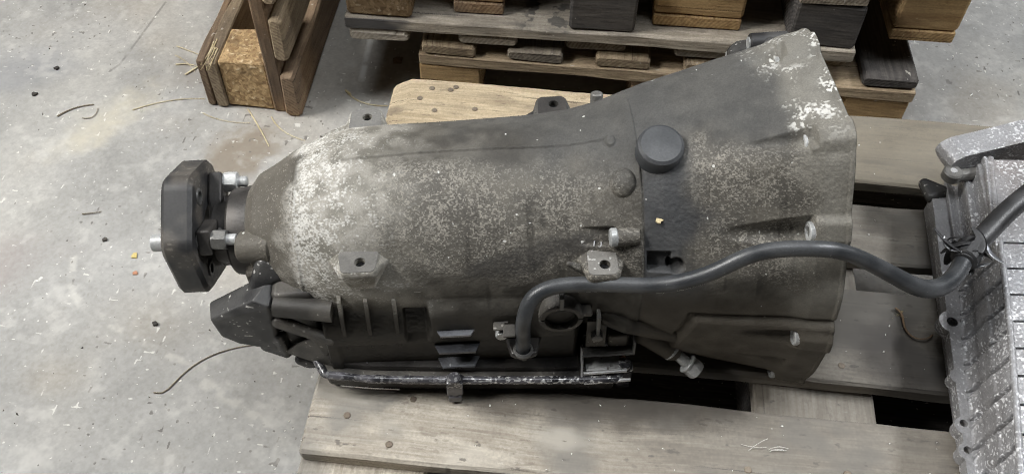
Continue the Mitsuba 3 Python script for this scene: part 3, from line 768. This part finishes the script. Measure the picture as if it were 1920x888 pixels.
gput('lug', prism([(rc[0] + .021, rc[2] + .002), (rc[0] + .037, rc[2] + .006), (rc[0] + .03, rc[2] + .012), (rc[0] + .018, rc[2] + .014)], .118, .135, 1) if False else rbox((rc[0] + .019, .118, rc[2] + .0016), (rc[0] + .034, .1365, rc[2] + .0085), .002), 'oily_cast', rk)

# filler pipe from its collar, over the bell and out to the right
pp = [[0.2423, -0.5321, 0.2270], [0.2425, -0.5321, 0.2728], [0.2436, -0.5319, 0.303], [0.25, -0.5225, 0.3207], [0.2669, -0.5147, 0.3312], [0.2915, -0.5108, 0.3364], [0.3325, -0.5115, 0.3436],
      [0.3806, -0.5133, 0.3536], [0.4109, -0.5123, 0.367], [0.4305, -0.5088, 0.3779], [0.454, -0.5031, 0.3943], [0.4731, -0.4994, 0.4035], [0.4973, -0.4979, 0.4100], [0.5222, -0.4953, 0.4105],
      [0.5503, -0.4885, 0.402], [0.5797, -0.4829, 0.385], [0.6128, -0.4758, 0.36], [0.6385, -0.4726, 0.342], [0.664, -0.4671, 0.327], [0.6888, -0.4528, 0.317], [0.7112, -0.4277, 0.311],
      [0.729, -0.3987, 0.31], [0.748, -0.3757, 0.311], [0.7775, -0.3423, 0.315], [0.806, -0.3147, 0.32], [0.8626, -0.2662, 0.33], [.95, -.20, .34]]
pp = np.array(pp)
path = spline(pp, 240)
cut = int(np.argmin(np.linalg.norm(path - pp[21], axis=1)))
rad = .0082 + .0018 * sst(.55, .68, path[:cut, 0])
fp = put('filler_pipe', tube(path[:cut], rad, 24), 'tube_black', G, smooth=True)
hs = put('hose', tube(path[cut - 4:], .0120, 24), 'hose_black', fp, smooth=True)
def on_pipe(i, a, r):
    t_ = path[i + 1] - path[i]; t_ = t_ / np.linalg.norm(t_)
    x_ = np.cross(EZ, t_); x_ /= np.linalg.norm(x_); y_ = np.cross(t_, x_)
    return path[i] + r * (math.cos(a) * x_ + math.sin(a) * y_)
sc_ = []
for i0, n_, a0 in ((62, 4, 4.1), (64, 7, 4.25), (52, 2, 4.3), (57, 2, 4.0), (66, 3, 4.05), (37, 4, 4.15), (34, 2, 4.4), (31, 2, 4.3), (40, 2, 4.0)):
    pts_ = [on_pipe(i0 + q, a0 - math.pi * 0 + math.pi / 2 * 0 + rng.uniform(-.12, .12), .0083) for q in range(n_ + 1)]
    sc_.append(tube(spline(pts_, 8) if len(pts_) > 2 else np.array(pts_), .0009, 6, .5))
put('paint_scuff', trimesh.util.concatenate(sc_), 'dust_white', fp, smooth=True, label='white scuffs rubbed along the black pipe')
# torn foil and tape where pipe and hose meet
cl0, tn = pp[21], (pp[22] - pp[20]) / np.linalg.norm(pp[22] - pp[20])
fr = np.cross(tn, EZ); fr /= np.linalg.norm(fr)
sx = np.cross(fr, tn)
put('coupling_sleeve', tri(cyl(cl0 - tn * .013, cl0 + tn * .014, .0150, .0165, seg=14, bevel=.002)), 'hose_black', hs, smooth=25)
def shred(o, a, b, w, mat):
    mid = (a + b) / 2 + np.array([rng.uniform(-.006, .006) for _ in range(3)])
    pth = spline([a, mid, b], 9)
    put('torn_tape', tube(pth, w * np.array([.6, .9, 1, 1, 1, 1, .9, .7, .35]), 6, .22), mat, hs, smooth=True)
for k in range(13):
    an = rng.uniform(0, 6.28)
    o = fr * math.cos(an) * .0165 + sx * math.sin(an) * .0165
    an2 = an + rng.uniform(.5, 1.4)
    o2 = (fr * math.cos(an2) + sx * math.sin(an2)) * rng.uniform(.018, .026)
    s0, s1 = rng.uniform(-.018, .014), rng.uniform(-.02, .022)
    shred(None, cl0 + tn * s0 + o, cl0 + tn * s1 + o2, rng.uniform(.0035, .006), ('hose_black', 'tape_foil', 'hose_black')[k % 3])
a = cl0 + sx * .010
shred(None, a + fr * -.004 - tn * .012, a - fr * .034 + tn * .006 + np.array([-.012, .0, 0]), .0035, 'hose_black')
shred(None, a + fr * .010 + tn * .016, a + fr * .036 + tn * .004, .0035, 'tape_foil')
shred(None, a - fr * .006 - tn * .010, a - fr * .030 - tn * .004, .0055, 'tape_foil')
# collar, bracket and bolt of the pipe
cc = np.array([.375, .147, 0])
gput('pipe_collar', hull([((.358, .128, -.056), .003), ((.394, .128, -.056), .003), ((.375, .155, -.056), .004), ((.364, .150, -.056), .004), ((.387, .150, -.056), .004), ((.375, .130, -.080), .004)], 16) - cyl(cc + [0, 0, -.057], cc + [0, 0, -.03], .0116, seg=32), 'oily_pan')
gput('seal_ring', (cyl(cc + [0, 0, -.057], cc + [0, 0, -.0505], .0114, seg=32, bevel=.002) - cyl(cc + [0, 0, -.07], cc + [0, 0, -.04], .0084, seg=32)), 'old_steel')
bk = gput('pipe_bracket', rbox((.3535, .134, -.0225), (.3670, .150, -.0195), .0008) + rbox((.3430, .130, -.0232), (.3560, .140, -.0208), .0008) + rbox((.344, .128, -.046), (.360, .1315, -.0205), .0008), 'oily_cast')
gput('bracket_bolt', hexnut((.3515, .1310, -.0345), (.3515, .1410, -.0345), .0066), 'plated_steel', bk)

# shifter plate, sensor bracket and bright valve-body end by the right end of the wall
sk = gput('shift_plate', prism([(.446, -.050), (.448, -.035), (.454, -.026), (.464, -.026), (.470, -.036), (.468, -.076), (.447, -.076)], .129, .1325, 1) if False else rbox((.447, .1275, -.078), (.4695, .1320, -.026), .0012), 'oily_cast')
gput('shift_shaft', rbox((.4565, .130, -.040), (.4605, .142, -.004), .001), 'old_steel', sk)
gput('shaft_nut', hexnut((.4585, .1315, -.050), (.4585, .1395, -.050), .0068, 12), 'old_steel', sk)
vb = gput('valve_body_end', rbox((.446, .060, -.155), (.4955, .110, -.086), .002), 'oily_pan')
gput('end_bracket', rbox((.4435, .128, -.0855), (.5035, .141, -.0835), .0008) + rbox((.5010, .128, -.086), (.5035, .140, -.062), .0008), 'old_steel', vb)
gput('end_post', hull([((.4440, .132, -.086), .0013), ((.4440, .124, -.086), .0013), ((.4420, .154, -.106), .0013), ((.4420, .130, -.118), .0013)], 10), 'bright_alloy', vb)
gput('end_plate', rbox((.456, .108, -.098), (.494, .1200, -.0935), .001), 'bright_alloy', vb)
gput('end_plate', rbox((.447, .122, -.1085), (.488, .1480, -.1035), .001), 'bright_alloy', vb)
gput('end_rail', cyl((.444, .1515, -.1035), (.494, .1505, -.1030), .0022, seg=14), 'bright_alloy', vb)
gput('end_rail', cyl((.444, .1590, -.1120), (.498, .1580, -.1110), .0022, seg=14), 'bright_alloy', vb)
gput('sensor', rbox((.473, .110, -.088), (.497, .130, -.062), .004), 'oily_cast', vb)
gput('red_seal', hull([((.490, .140, -.110), .003), ((.492, .130, -.108), .004)], 10), 'leaf_rust', vb, label='small rust-red seal inside the open end')

# conduit rib, breather boss and the loose hollow bolt under the bell
gput('conduit', hull([((.468, .122, -.028), .012), ((.490, .130, -.032), .013)], 24) + hull([((.490, .130, -.032), .013), ((.565, .128, -.070), .011)], 24), 'cast_case')
gput('union_boss', hull([((.515, .118, -.072), .015), ((.549, .128, -.100), .0125)], 24), 'cast_case')
b0, b1 = np.array([.5475, .127, -.0985]), np.array([.5790, .147, -.1195])
dd = (b1 - b0) / np.linalg.norm(b1 - b0)
hb = gput('hollow_bolt', cyl(b0, b1 - dd * .012, .0068, seg=24) + hexnut(b1 - dd * .014, b1, .0120) + cyl(b1 - dd * .0165, b1 - dd * .0138, .0128, seg=32, bevel=.0006), 'plated_steel', label='bright plated hollow bolt half screwed out under the bell')
gput('sealing_washer', cyl(b0 + dd * .001, b0 + dd * .0055, .0128, seg=32, bevel=.001) - cyl(b0 - dd * .01, b0 + dd * .02, .0070, seg=24), 'plated_steel', hb)

# cast lugs left of the cone
gput('cone_boss', cyl(pol(.066, 58, .056), pol(.106, 58, .062), .0175, .0185, seg=36, bevel=.003), 'cast_case')
gput('cone_boss', rbox((.066, .034, -.020), (.106, .066, .002), .006), 'cast_case')
gput('bearing_collar', cyl((.048, 0, 0), (.085, 0, 0), .050, .054, seg=64, bevel=.003), 'dark_steel')

# rear housing that hangs below the output end: selector cover, tubes, brackets
gput('rear_housing', rbox((.100, -.07, -.118), (.150, .104, .010), .008), 'oily_cast')
gput('selector_cover', hull([((.027, .080, -.034), .006), ((.032, .100, -.030), .006), ((.034, .098, -.062), .006), ((.044, .078, -.068), .006), ((.080, .080, .000), .006), ((.084, .102, .000), .006), ((.098, .080, .004), .006),
     ((.096, .106, -.002), .006), ((.090, .106, -.082), .006), ((.090, .078, -.080), .006), ((.050, .100, -.074), .006)], 16), 'black_plastic')
gput('selector_cover_neck', hull([((.082, .082, .000), .009), ((.094, .066, .022), .010), ((.106, .074, .010), .010)], 18), 'black_plastic')
gput('selector_foot', hull([((.074, .10, -.092), .006), ((.098, .106, -.100), .006), ((.074, .08, -.094), .006), ((.104, .08, -.10), .006), ((.096, .108, -.06), .006)], 14), 'black_plastic')
gput('oil_tube', cyl((.104, .104, -.006), (.168, .114, -.008), .0125, seg=28), 'oily_cast')
gput('oil_tube', hull([((.104, .110, -.028), .0080), ((.160, .126, -.046), .0065)], 20), 'oily_cast')
gput('side_web', hull([((.100, .108, -.092), .003), ((.156, .128, -.100), .003), ((.152, .122, -.040), .002), ((.126, .112, -.088), .003)], 12), 'oily_cast')
gput('side_rib', hull([((.134, .118, -.038), .003), ((.150, .126, -.074), .003), ((.158, .126, -.06), .003)], 12), 'oily_cast')
gput('lower_bracket', hull([((.112, .108, -.112), .007), ((.120, .108, -.122), .006), ((.150, .11, -.118), .006), ((.150, .05, -.118), .006), ((.114, .06, -.116), .006)], 14), 'black_plastic')

# output flange and rubber coupling
def tri_plate(u0, u1, rc_, rl, rot, spread):
    sp = []
    for k in range(3):
        a = math.radians(rot + 120 * k)
        for du in (u0, u1):
            sp.append(((du, rc_ * math.sin(a), rc_ * math.cos(a)), rl))
    return sp
def hexdisc(u0, u1, R, rr, seg=18, cen=(0, 0)):
    sp = []
    for k in range(6):
        a = math.radians(60 * k + 30 * 0 + 0)
        for da in (-.29, .29):
            for du in (u0 + rr, u1 - rr):
                sp.append(((du, cen[0] + R * math.sin(a + da), cen[1] + R * math.cos(a + da)), rr))
    return hull(sp, seg)
fc = thing  # noqa
CE = (-.002, .011)
disc = m3.Manifold.batch_hull([cyl((-.0125, CE[0] + .0525 * math.sin(a), CE[1] + .0525 * math.cos(a)), (.0215, CE[0] + .0525 * math.sin(a), CE[1] + .0525 * math.cos(a)), .0245, seg=40, bevel=.0045) for a in np.radians(np.arange(6) * 60)])
BR = .050
holes = []
for k in range(6):
    a = math.radians(60 * k)
    holes.append((CE[0] + BR * math.sin(a), CE[1] + BR * math.cos(a)))
for (hv, hw) in holes:
    disc = disc - cyl((-.05, hv, hw), (.03, hv, hw), .0072, seg=24)
disc = disc - cyl((-.05, CE[0], CE[1]), (.03, CE[0], CE[1]), .024, seg=40)
fx = gput('flex_coupling', disc, 'black_rubber', smooth=40)
for i_, (hv, hw) in enumerate(holes):
    gput('sleeve', cyl((-.0150, hv, hw), (.0230, hv, hw), .0098, seg=28, bevel=.001) - cyl((-.05, hv, hw), (.03, hv, hw), .0058, seg=24), 'old_steel', fx)
fl = cyl((.024, CE[0], CE[1]), (.062, 0, 0), .024, .040, seg=48)
for k in (1, 3, 5):
    hv, hw = holes[k]
    tv, tw = -(hw - CE[1]) * .24, (hv - CE[0]) * .24
    ov, ow = CE[0] + (hv - CE[0]) * 1.14, CE[1] + (hw - CE[1]) * 1.14
    fl = fl + hull([((q, ov + sg * tv, ow + sg * tw), .003) for q in (.0255, .0345) for sg in (-1, 1)] + [((q, CE[0] + (hv - CE[0]) * .55 + sg * 1.1 * tv, CE[1] + (hw - CE[1]) * .55 + sg * 1.1 * tw), .003) for q in (.0255, .0355) for sg in (-1, 1)] + [((.030, CE[0], CE[1]), .010)], 12)
    fl = fl + hull([((.033, CE[0] + (hv - CE[0]) * .62, CE[1] + (hw - CE[1]) * .62), .006), ((.050, CE[0] + (hv - CE[0]) * .3, CE[1] + (hw - CE[1]) * .3), .012), ((.036, CE[0], CE[1]), .012)], 14)
of = gput('output_flange', fl, 'dark_steel', smooth=35)
for k in (1, 3, 5):
    hv, hw = holes[k]
    bolt = gput('flange_bolt', cyl((-.026, hv, hw), (.0640, hv, hw), .0062, seg=20, bevel=.001) + cyl((-.0300, hv, hw), (-.012, hv, hw), .0098, seg=28, bevel=.0015), 'plated_steel', of)
    gput('nut', hexnut((.0372, hv, hw), (.0530, hv, hw), .0122, 10 * k), 'plated_steel' if k == 5 else 'old_steel', bolt)
gput('shaft_hub', cyl((.030, 0, 0), (.066, 0, 0), .036, .040, seg=48), 'dark_steel')

# ------------------------------------------------------------------ the second gearbox at the right
G2 = thing('gearbox', 'pale ribbed aluminium gearbox case without oil, cut off by the right edge of the picture', 'gearbox')
O2 = np.array([.766, -.151, 0]); S2 = np.array([-.0713, -.9975, 0]); T2 = np.array([.9975, -.0713, 0])
M2 = frame(O2, S2, T2, EZ)     # s towards the viewer, t to the right
def g2(name, m, mat='raw_alloy', parent=None, smooth=32, **lab):
    m = tri(m).copy(); m.apply_transform(M2)
    if m.volume < 0:
        m.invert()
    return put(name, m, mat, parent or G2, smooth=smooth, **lab)
LEN = .62
edge = [(.03, .002)]
s = .05
outl = unary_union([Polygon([(.03, .004), (LEN, -.004), (LEN, .33), (.03, .33)])] +
                   [Point(ss, tt).buffer(rr) for ss, tt, rr in ((.259, .006, .0155), (.40, .003, .011), (.432, .003, .011), (.336, .004, .010), (.49, .003, .012), (.56, .003, .012))]).buffer(-.004).buffer(.004)
fl2 = m3.Manifold.extrude(m3.CrossSection([np.array(outl.exterior.coords)[:-1].tolist()], m3.FillRule.NonZero), .016).translate((0, 0, .178))
for hs_, ht in ((.259, .006), (.397, .002), (.430, .002), (.49, .002)):
    fl2 = fl2 - cyl((hs_, ht, .17), (hs_, ht, .2), .0066 if hs_ < .3 else .0045, seg=24)
g2('joint_flange', fl2)
g2('bolt_hole', cyl((.259, .006, .170), (.259, .006, .183), .0066, seg=20), 'hole_dark')
g2('lower_case', rbox((.035, .010, .1455), (LEN, .32, .179), .004))
# sloping side wall between flange and top panel, waved near the end flange, with cross ribs further on
def wall_mesh():
    ss = np.linspace(.030, LEN, 900)
    qs = np.linspace(0, 1, 40)
    V = []
    for s_ in ss:
        t0 = np.interp(s_, [0, .19, .29, .46, .62], [.022, .022, .014, .006, .0]); t1 = np.interp(s_, [0, .15, .26, .48, .62], [.060, .051, .045, .025, .014])
        for q in qs:
            t_ = t0 + (t1 - t0) * q
            z_ = .194 + .056 * sst(0, 1, q) * (.55 + .45 * q) 
            far = 1 - sst(.165, .19, s_)
            wav = .009 * far * math.sin(q * 15.5) 
            near = sst(.185, .205, s_)
            ph = ((s_ - .214 + .020 * q) / .0365)
            cell = ph - math.floor(ph)
            dg = min(cell, 1 - cell)
            rib = near * (-.0085 * math.exp(-(dg / .05) ** 2) + .0026 * math.exp(-((dg - .13) / .07) ** 2))
            pk = near * -.0135 * math.sin(math.pi * min(max((q - .10) / .55, 0), 1)) ** 2 * math.exp(-((cell - .90) / .10) ** 2)
            pk += near * .0030 * sst(.35, .42, q) * (1 - sst(.62, .70, q))
            V.append((s_, t_ - (wav + rib + pk) * .5, z_ + (wav + rib + pk) * .9))
    n, m = len(ss), len(qs)
    idx = np.arange(n * m).reshape(n, m)
    a, b, c, e = idx[:-1, :-1], idx[:-1, 1:], idx[1:, 1:], idx[1:, :-1]
    F = np.concatenate([np.stack([a, b, c], -1).reshape(-1, 3), np.stack([a, c, e], -1).reshape(-1, 3)])
    return trimesh.Trimesh(np.array(V), F, process=False)
g2('side_wall', wall_mesh(), smooth=True)
# top panels between the grooves
def t_edge(s_):
    return float(np.interp(s_, [0, .15, .26, .48, .62], [.061, .052, .046, .026, .015]))
bnd = [.030, .174, .2135, .2525, .2905, .3275, .364, .400, .436, .472, .51, .55, .62]
for k in range(len(bnd) - 1):
    s0, s1 = bnd[k] + .0011, bnd[k + 1] - .0011
    poly = [(s0, t_edge(s0)), (s1, t_edge(s1)), (s1 - .045, .33), (s0 - .045, .33)]
    sh = Polygon(poly).buffer(-.002).buffer(.0015)
    lo = m3.Manifold.extrude(m3.CrossSection([np.array(sh.exterior.coords)[:-1].tolist()], m3.FillRule.NonZero), .026).translate((0, 0, .226))
    dome = hull([((x, y, .2485 + (.002 if y > .1 else 0)), .0012) for x, y in np.array(sh.buffer(-.0012).simplify(.0008).exterior.coords)], 8)
    g2('top_panel', lo + dome, smooth=30)
g2('top_core', rbox((.035, .045, .20), (LEN, .32, .2465), .002))
g2('corner_strip', tube(spline([(.026, .0615, .250), (.15, .0525, .2505), (.26, .0465, .2505), (.48, .0265, .250), (LEN, .0155, .250)], 60), .0042, 12, .8), smooth=True)
# end flange standing up at the far end
ef = unary_union([Polygon([(.020, .205), (.006, .222), (-.004, .238), (-.001, .249), (.012, .2555), (.05, .2565), (.12, .260), (.33, .266), (.33, .205)])]).buffer(-.008).buffer(.008)
efm = trimesh.creation.extrude_polygon(ef, .036, engine='earcut')
MM = np.array([[math.sin(math.radians(-0)), 0, 1, 0], [1, 0, 0, 0], [0, 1, 0, 0], [0, 0, 0, 1.0]])
efm.apply_transform(MM)      # polygon (t, z) extruded along s
turn = np.eye(4); an = math.radians(26); turn[:2, :2] = [[math.cos(an), -math.sin(an)], [math.sin(an), math.cos(an)]]; turn[:3, 3] = [.008, .0, 0]
efm.apply_transform(turn)
ek = g2('end_flange', efm, smooth=30)
g2('flange_boss', hull([((.048, .018, .228), .009), ((.040, .046, .232), .008)], 20) + cyl((.048, .016, .2395), (.048, .016, .225), .0125, seg=36, bevel=.002), 'pad_metal', parent=ek)
g2('boss_hole', cyl((.048, .016, .2380), (.048, .016, .2402), .0045, seg=24), 'bright_alloy', ek)
g2('flange_ear', hull([((.030, -.002, .190), .008), ((.052, .004, .190), .008), ((.045, .02, .195), .008)], 18), 'black_plastic', ek)
# faint cast figures on a roughened patch
def txt(s_, t_, string, h):
    m = meshkit.text_mesh(string, h, .0012)
    a = math.radians(-90)
    m.apply_transform(trimesh.transformations.rotation_matrix(math.radians(-28), EZ))
    # text plane: reading direction along t, up direction along -s
    Mx = np.eye(4); Mx[:3, 0], Mx[:3, 1], Mx[:3, 2], Mx[:3, 3] = [0, 1, 0], [-1, 0, 0], [0, 0, 1], [s_, t_, .2515]
    m.apply_transform(Mx)
    return m
g2('cast_figures', trimesh.util.concatenate([txt(.040, .098, 'IE', .010), txt(.060, .100, '9', .009), txt(.078, .098, 'Y', .009)]), 'bright_alloy', smooth=False)

# ------------------------------------------------------------------ straw, twig and litter
def stalk(name, pts, r, mat, label, cat, z=.0015, group=None, flat_=.5):
    pts = np.array([(p[0], p[1], (p[2] if len(p) > 2 else z)) for p in pts])
    if len(pts) == 2:
        mid = (pts[0] + pts[1]) / 2 + [rng.uniform(-.002, .002), rng.uniform(-.002, .002), .001]
        pts = np.array([pts[0], mid, pts[1]])
    k = put(name, tube(spline(pts, 18), r * np.linspace(1, .6, 18), 6, flat_), mat, smooth=True, label=label, category=cat)
    if group:
        labels[k]['group'] = group
stalk('straw', [(-.449, .189), (-.404, .172)], .0014, 'straw_dry', 'uppermost straw of the bunch left of the upright pallet', 'straw')
stalk('straw', [(-.435, .140), (-.398, .141)], .0016, 'straw_dry', 'middle straight straw of the bunch left of the upright pallet', 'straw')
stalk('straw', [(-.410, .116), (-.388, .150)], .0022, 'straw_dry', 'short thick straw touching the left foot of the upright pallet', 'straw')
stalk('straw', [(-.445, .165), (-.42, .150), (-.395, .125)], .0009, 'straw_dry', 'thin bent straw crossing the bunch left of the upright pallet', 'straw')
stalk('straw', [(-.470, .018), (-.42, .046), (-.357, .060)], .0010, 'straw_dry', 'long thin straw on the bare floor left of the upright pallet corner', 'straw')
stalk('straw', [(-.35, .025), (-.329, .016), (-.263, .011)], .0008, 'straw_dry', 'thin straw lying level on the floor in front of the chipboard block', 'straw')
stalk('straw', [(-.277, .044), (-.245, .001), (-.218, -.039)], .0014, 'straw_dry', 'pale straw slanting down to the gearbox from the upright pallet', 'straw')
stalk('straw', [(-.232, .030), (-.222, .016), (-.162, -.019)], .0011, 'straw_dry', 'curved straw pointing at the light lug of the gearbox', 'straw')
stalk('straw', [(-.121, .111), (-.102, .092), (-.04, .080)], .0018, 'straw_dry', 'kinked thick straw left of the pale pallet board', 'straw')
stalk('straw', [(-.118, .107), (-.110, .099)], .0032, 'straw_dry', 'frayed straw tip beside the kinked thick straw', 'straw')
stalk('twig', [(-.252, -.508), (-.240, -.507), (-.228, -.488), (-.196, -.446), (-.165, -.428), (-.110, -.415)], .0011, 'twig_brown', 'thin curved brown twig on the floor below the left end of the gearbox', 'twig')
stalk('twig', [(-.466, -.216), (-.439, -.208)], .0012, 'twig_brown', 'short dark twig on the floor left of the black coupling', 'twig')
stalk('dry_leaf', [(-.590, -.012), (-.567, .012), (-.540, .023)], .0019, 'twig_brown', 'long curled dry leaf on the floor above the yellow stain', 'leaf', flat_=.3)
stalk('dry_leaf', [(-.547, -.011), (-.534, -.009), (-.530, .016)], .0010, 'twig_brown', 'hooked dry leaf stem beside the yellow stain', 'leaf')
def flake(name, x, y, z, r, mat, label, cat, seed, h=.0016):
    a = np.arange(9) / 9 * 2 * np.pi
    g = np.random.default_rng(seed)
    rr = r * g.uniform(.55, 1.15, 9)
    sh = Polygon(np.column_stack([x + rr * np.cos(a), y + rr * np.sin(a)])).buffer(0)
    m = trimesh.creation.extrude_polygon(sh, h, engine='earcut').apply_translation([0, 0, z])
    m.vertices[:, 2] += .25 * r * (meshkit.fbm(m.vertices * 160, 2, seed=seed) - .3)
    put(name, m, mat, label=label, category=cat)
flake('dry_leaf', -.358, -.286, .0005, .0062, 'leaf_ochre', 'yellow leaf scrap on the floor left of the plated bolt head', 'leaf', 3)
flake('dry_leaf', -.346, -.317, .0005, .0040, 'leaf_rust', 'rust-coloured leaf scrap below the yellow one', 'leaf', 4)
flake('pebble', -.413, -.262, .0, .0042, 'dark_bits', 'dark pebble on the floor above the yellow leaf scrap', 'pebble', 5, .004)
flake('pebble', -.286, -.401, .0, .0042, 'dark_bits', 'dark pebble on the floor left of the hanging selector cover', 'pebble', 6, .004)
flake('pebble', -.640, .105, .0, .0045, 'dark_bits', 'dark crumb on the floor near the upper left corner', 'pebble', 7, .003)
flake('pebble', -.650, .035, .0, .0052, 'dark_bits', 'biggest dark crumb on the floor near the left edge', 'pebble', 8, .003)
flake('wood_chip', -.045, .199, .0005, .011, 'wood_brown', 'triangular brown wood chip on the shaded floor beside the stack', 'wood chip', 12, .003)
fq = on_case(.519, 44)
fw = GO + GU * fq[0] + GV * fq[1] + GW * fq[2]
flake('wood_chip', fw[0], fw[1], fw[2], .0038, 'straw_dry', 'tiny pale chip resting on the dark bell housing', 'wood chip', 9, .0014)
shav = [(.7085, -.362, .1475), (.7150, -.372, .148), (.7160, -.392, .1475), (.7260, -.406, .148), (.7420, -.405, .149), (.7490, -.398, .147)]
stalk('wood_shaving', shav, .0022, 'wood_brown', 'curled wood shaving on the pallet board beside the ribbed gearbox', 'shaving', flat_=.25)
tg = []
for k in range(5):
    c0 = np.array([.524, -.578, .1462])
    a_ = rng.uniform(-.5, .7); L_ = rng.uniform(.008, .017); b_ = rng.uniform(-.0016, .0016)
    d_ = np.array([math.cos(a_), math.sin(a_), 0]); q_ = np.array([-d_[1], d_[0], 0])
    o_ = c0 + np.array([rng.uniform(-.010, .022), rng.uniform(-.004, .006), 0])
    tg.append(tube(spline([o_ - d_ * L_, o_ + q_ * b_ + [0, 0, .002], o_ + d_ * L_ * .8 - q_ * b_], 14), .00030, 5))
put('straw_tangle', trimesh.util.concatenate(tg), 'dust_white', label='tangle of pale fibres on the front pallet board', category='fibres')

def crumbs(key, mat, n, region, zf, r0, r1, seed, label):
    g = np.random.default_rng(seed)
    Vs, Fs, o = [], [], 0
    base = np.array([(1, 0, 0), (-1, 0, 0), (0, 1, 0), (0, -1, 0), (0, 0, 1), (0, 0, -.6)], float)
    fc_ = np.array([(0, 2, 4), (2, 1, 4), (1, 3, 4), (3, 0, 4), (2, 0, 5), (1, 2, 5), (3, 1, 5), (0, 3, 5)])
    for _ in range(n):
        x, y = region(g)
        r = r0 * (r1 / r0) ** (g.random() ** 2.2)
        a = g.uniform(0, 6.28)
        b = base * [r * g.uniform(.8, 2.2), r * g.uniform(.5, 1.0), r * g.uniform(.3, .6)] * g.uniform(.8, 1.2, (6, 1))
        b = b @ np.array([[math.cos(a), math.sin(a), 0], [-math.sin(a), math.cos(a), 0], [0, 0, 1]])
        Vs.append(b + [x, y, zf + .2 * r]); Fs.append(fc_ + o); o += 6
    put(key, trimesh.Trimesh(np.vstack(Vs), np.vstack(Fs), process=False), mat, label=label, category='litter', kind='stuff')
left = lambda g: (g.uniform(-.85, -.0), g.uniform(-.68, .45))
crumbs('pale_crumbs', 'dust_white', 420, left, 0, .0005, .0022, 21, 'white dust and crumbs scattered over the floor left of the pallet')
crumbs('dark_crumbs', 'dark_bits', 190, left, 0, .0005, .0022, 22, 'dark crumbs scattered over the floor left of the pallet')
crumbs('pale_crumbs', 'dust_white', 160, lambda g: (g.uniform(.83, 1.3), g.uniform(-.02, .6)), 0, .0008, .0034, 23, 'white crumbs on the floor right of the stack')
def onboard(g):
    k = g.integers(0, 4)
    y0, wd, _ = rows[k]
    return g.uniform(.45 if k < 3 else .05, .74), g.uniform(y0 + .006, y0 + wd - .006)
crumbs('sawdust', 'dust_white', 130, onboard, .1445, .0005, .0016, 24, 'pale specks of dust on the boards of the gearbox pallet')
crumbs('shaving_crumbs', 'straw_dry', 26, lambda g: (g.normal(.714, .005), g.normal(-.368, .006)), .1445, .0006, .0016, 25, 'pale crumbs at the tip of the curled shaving')
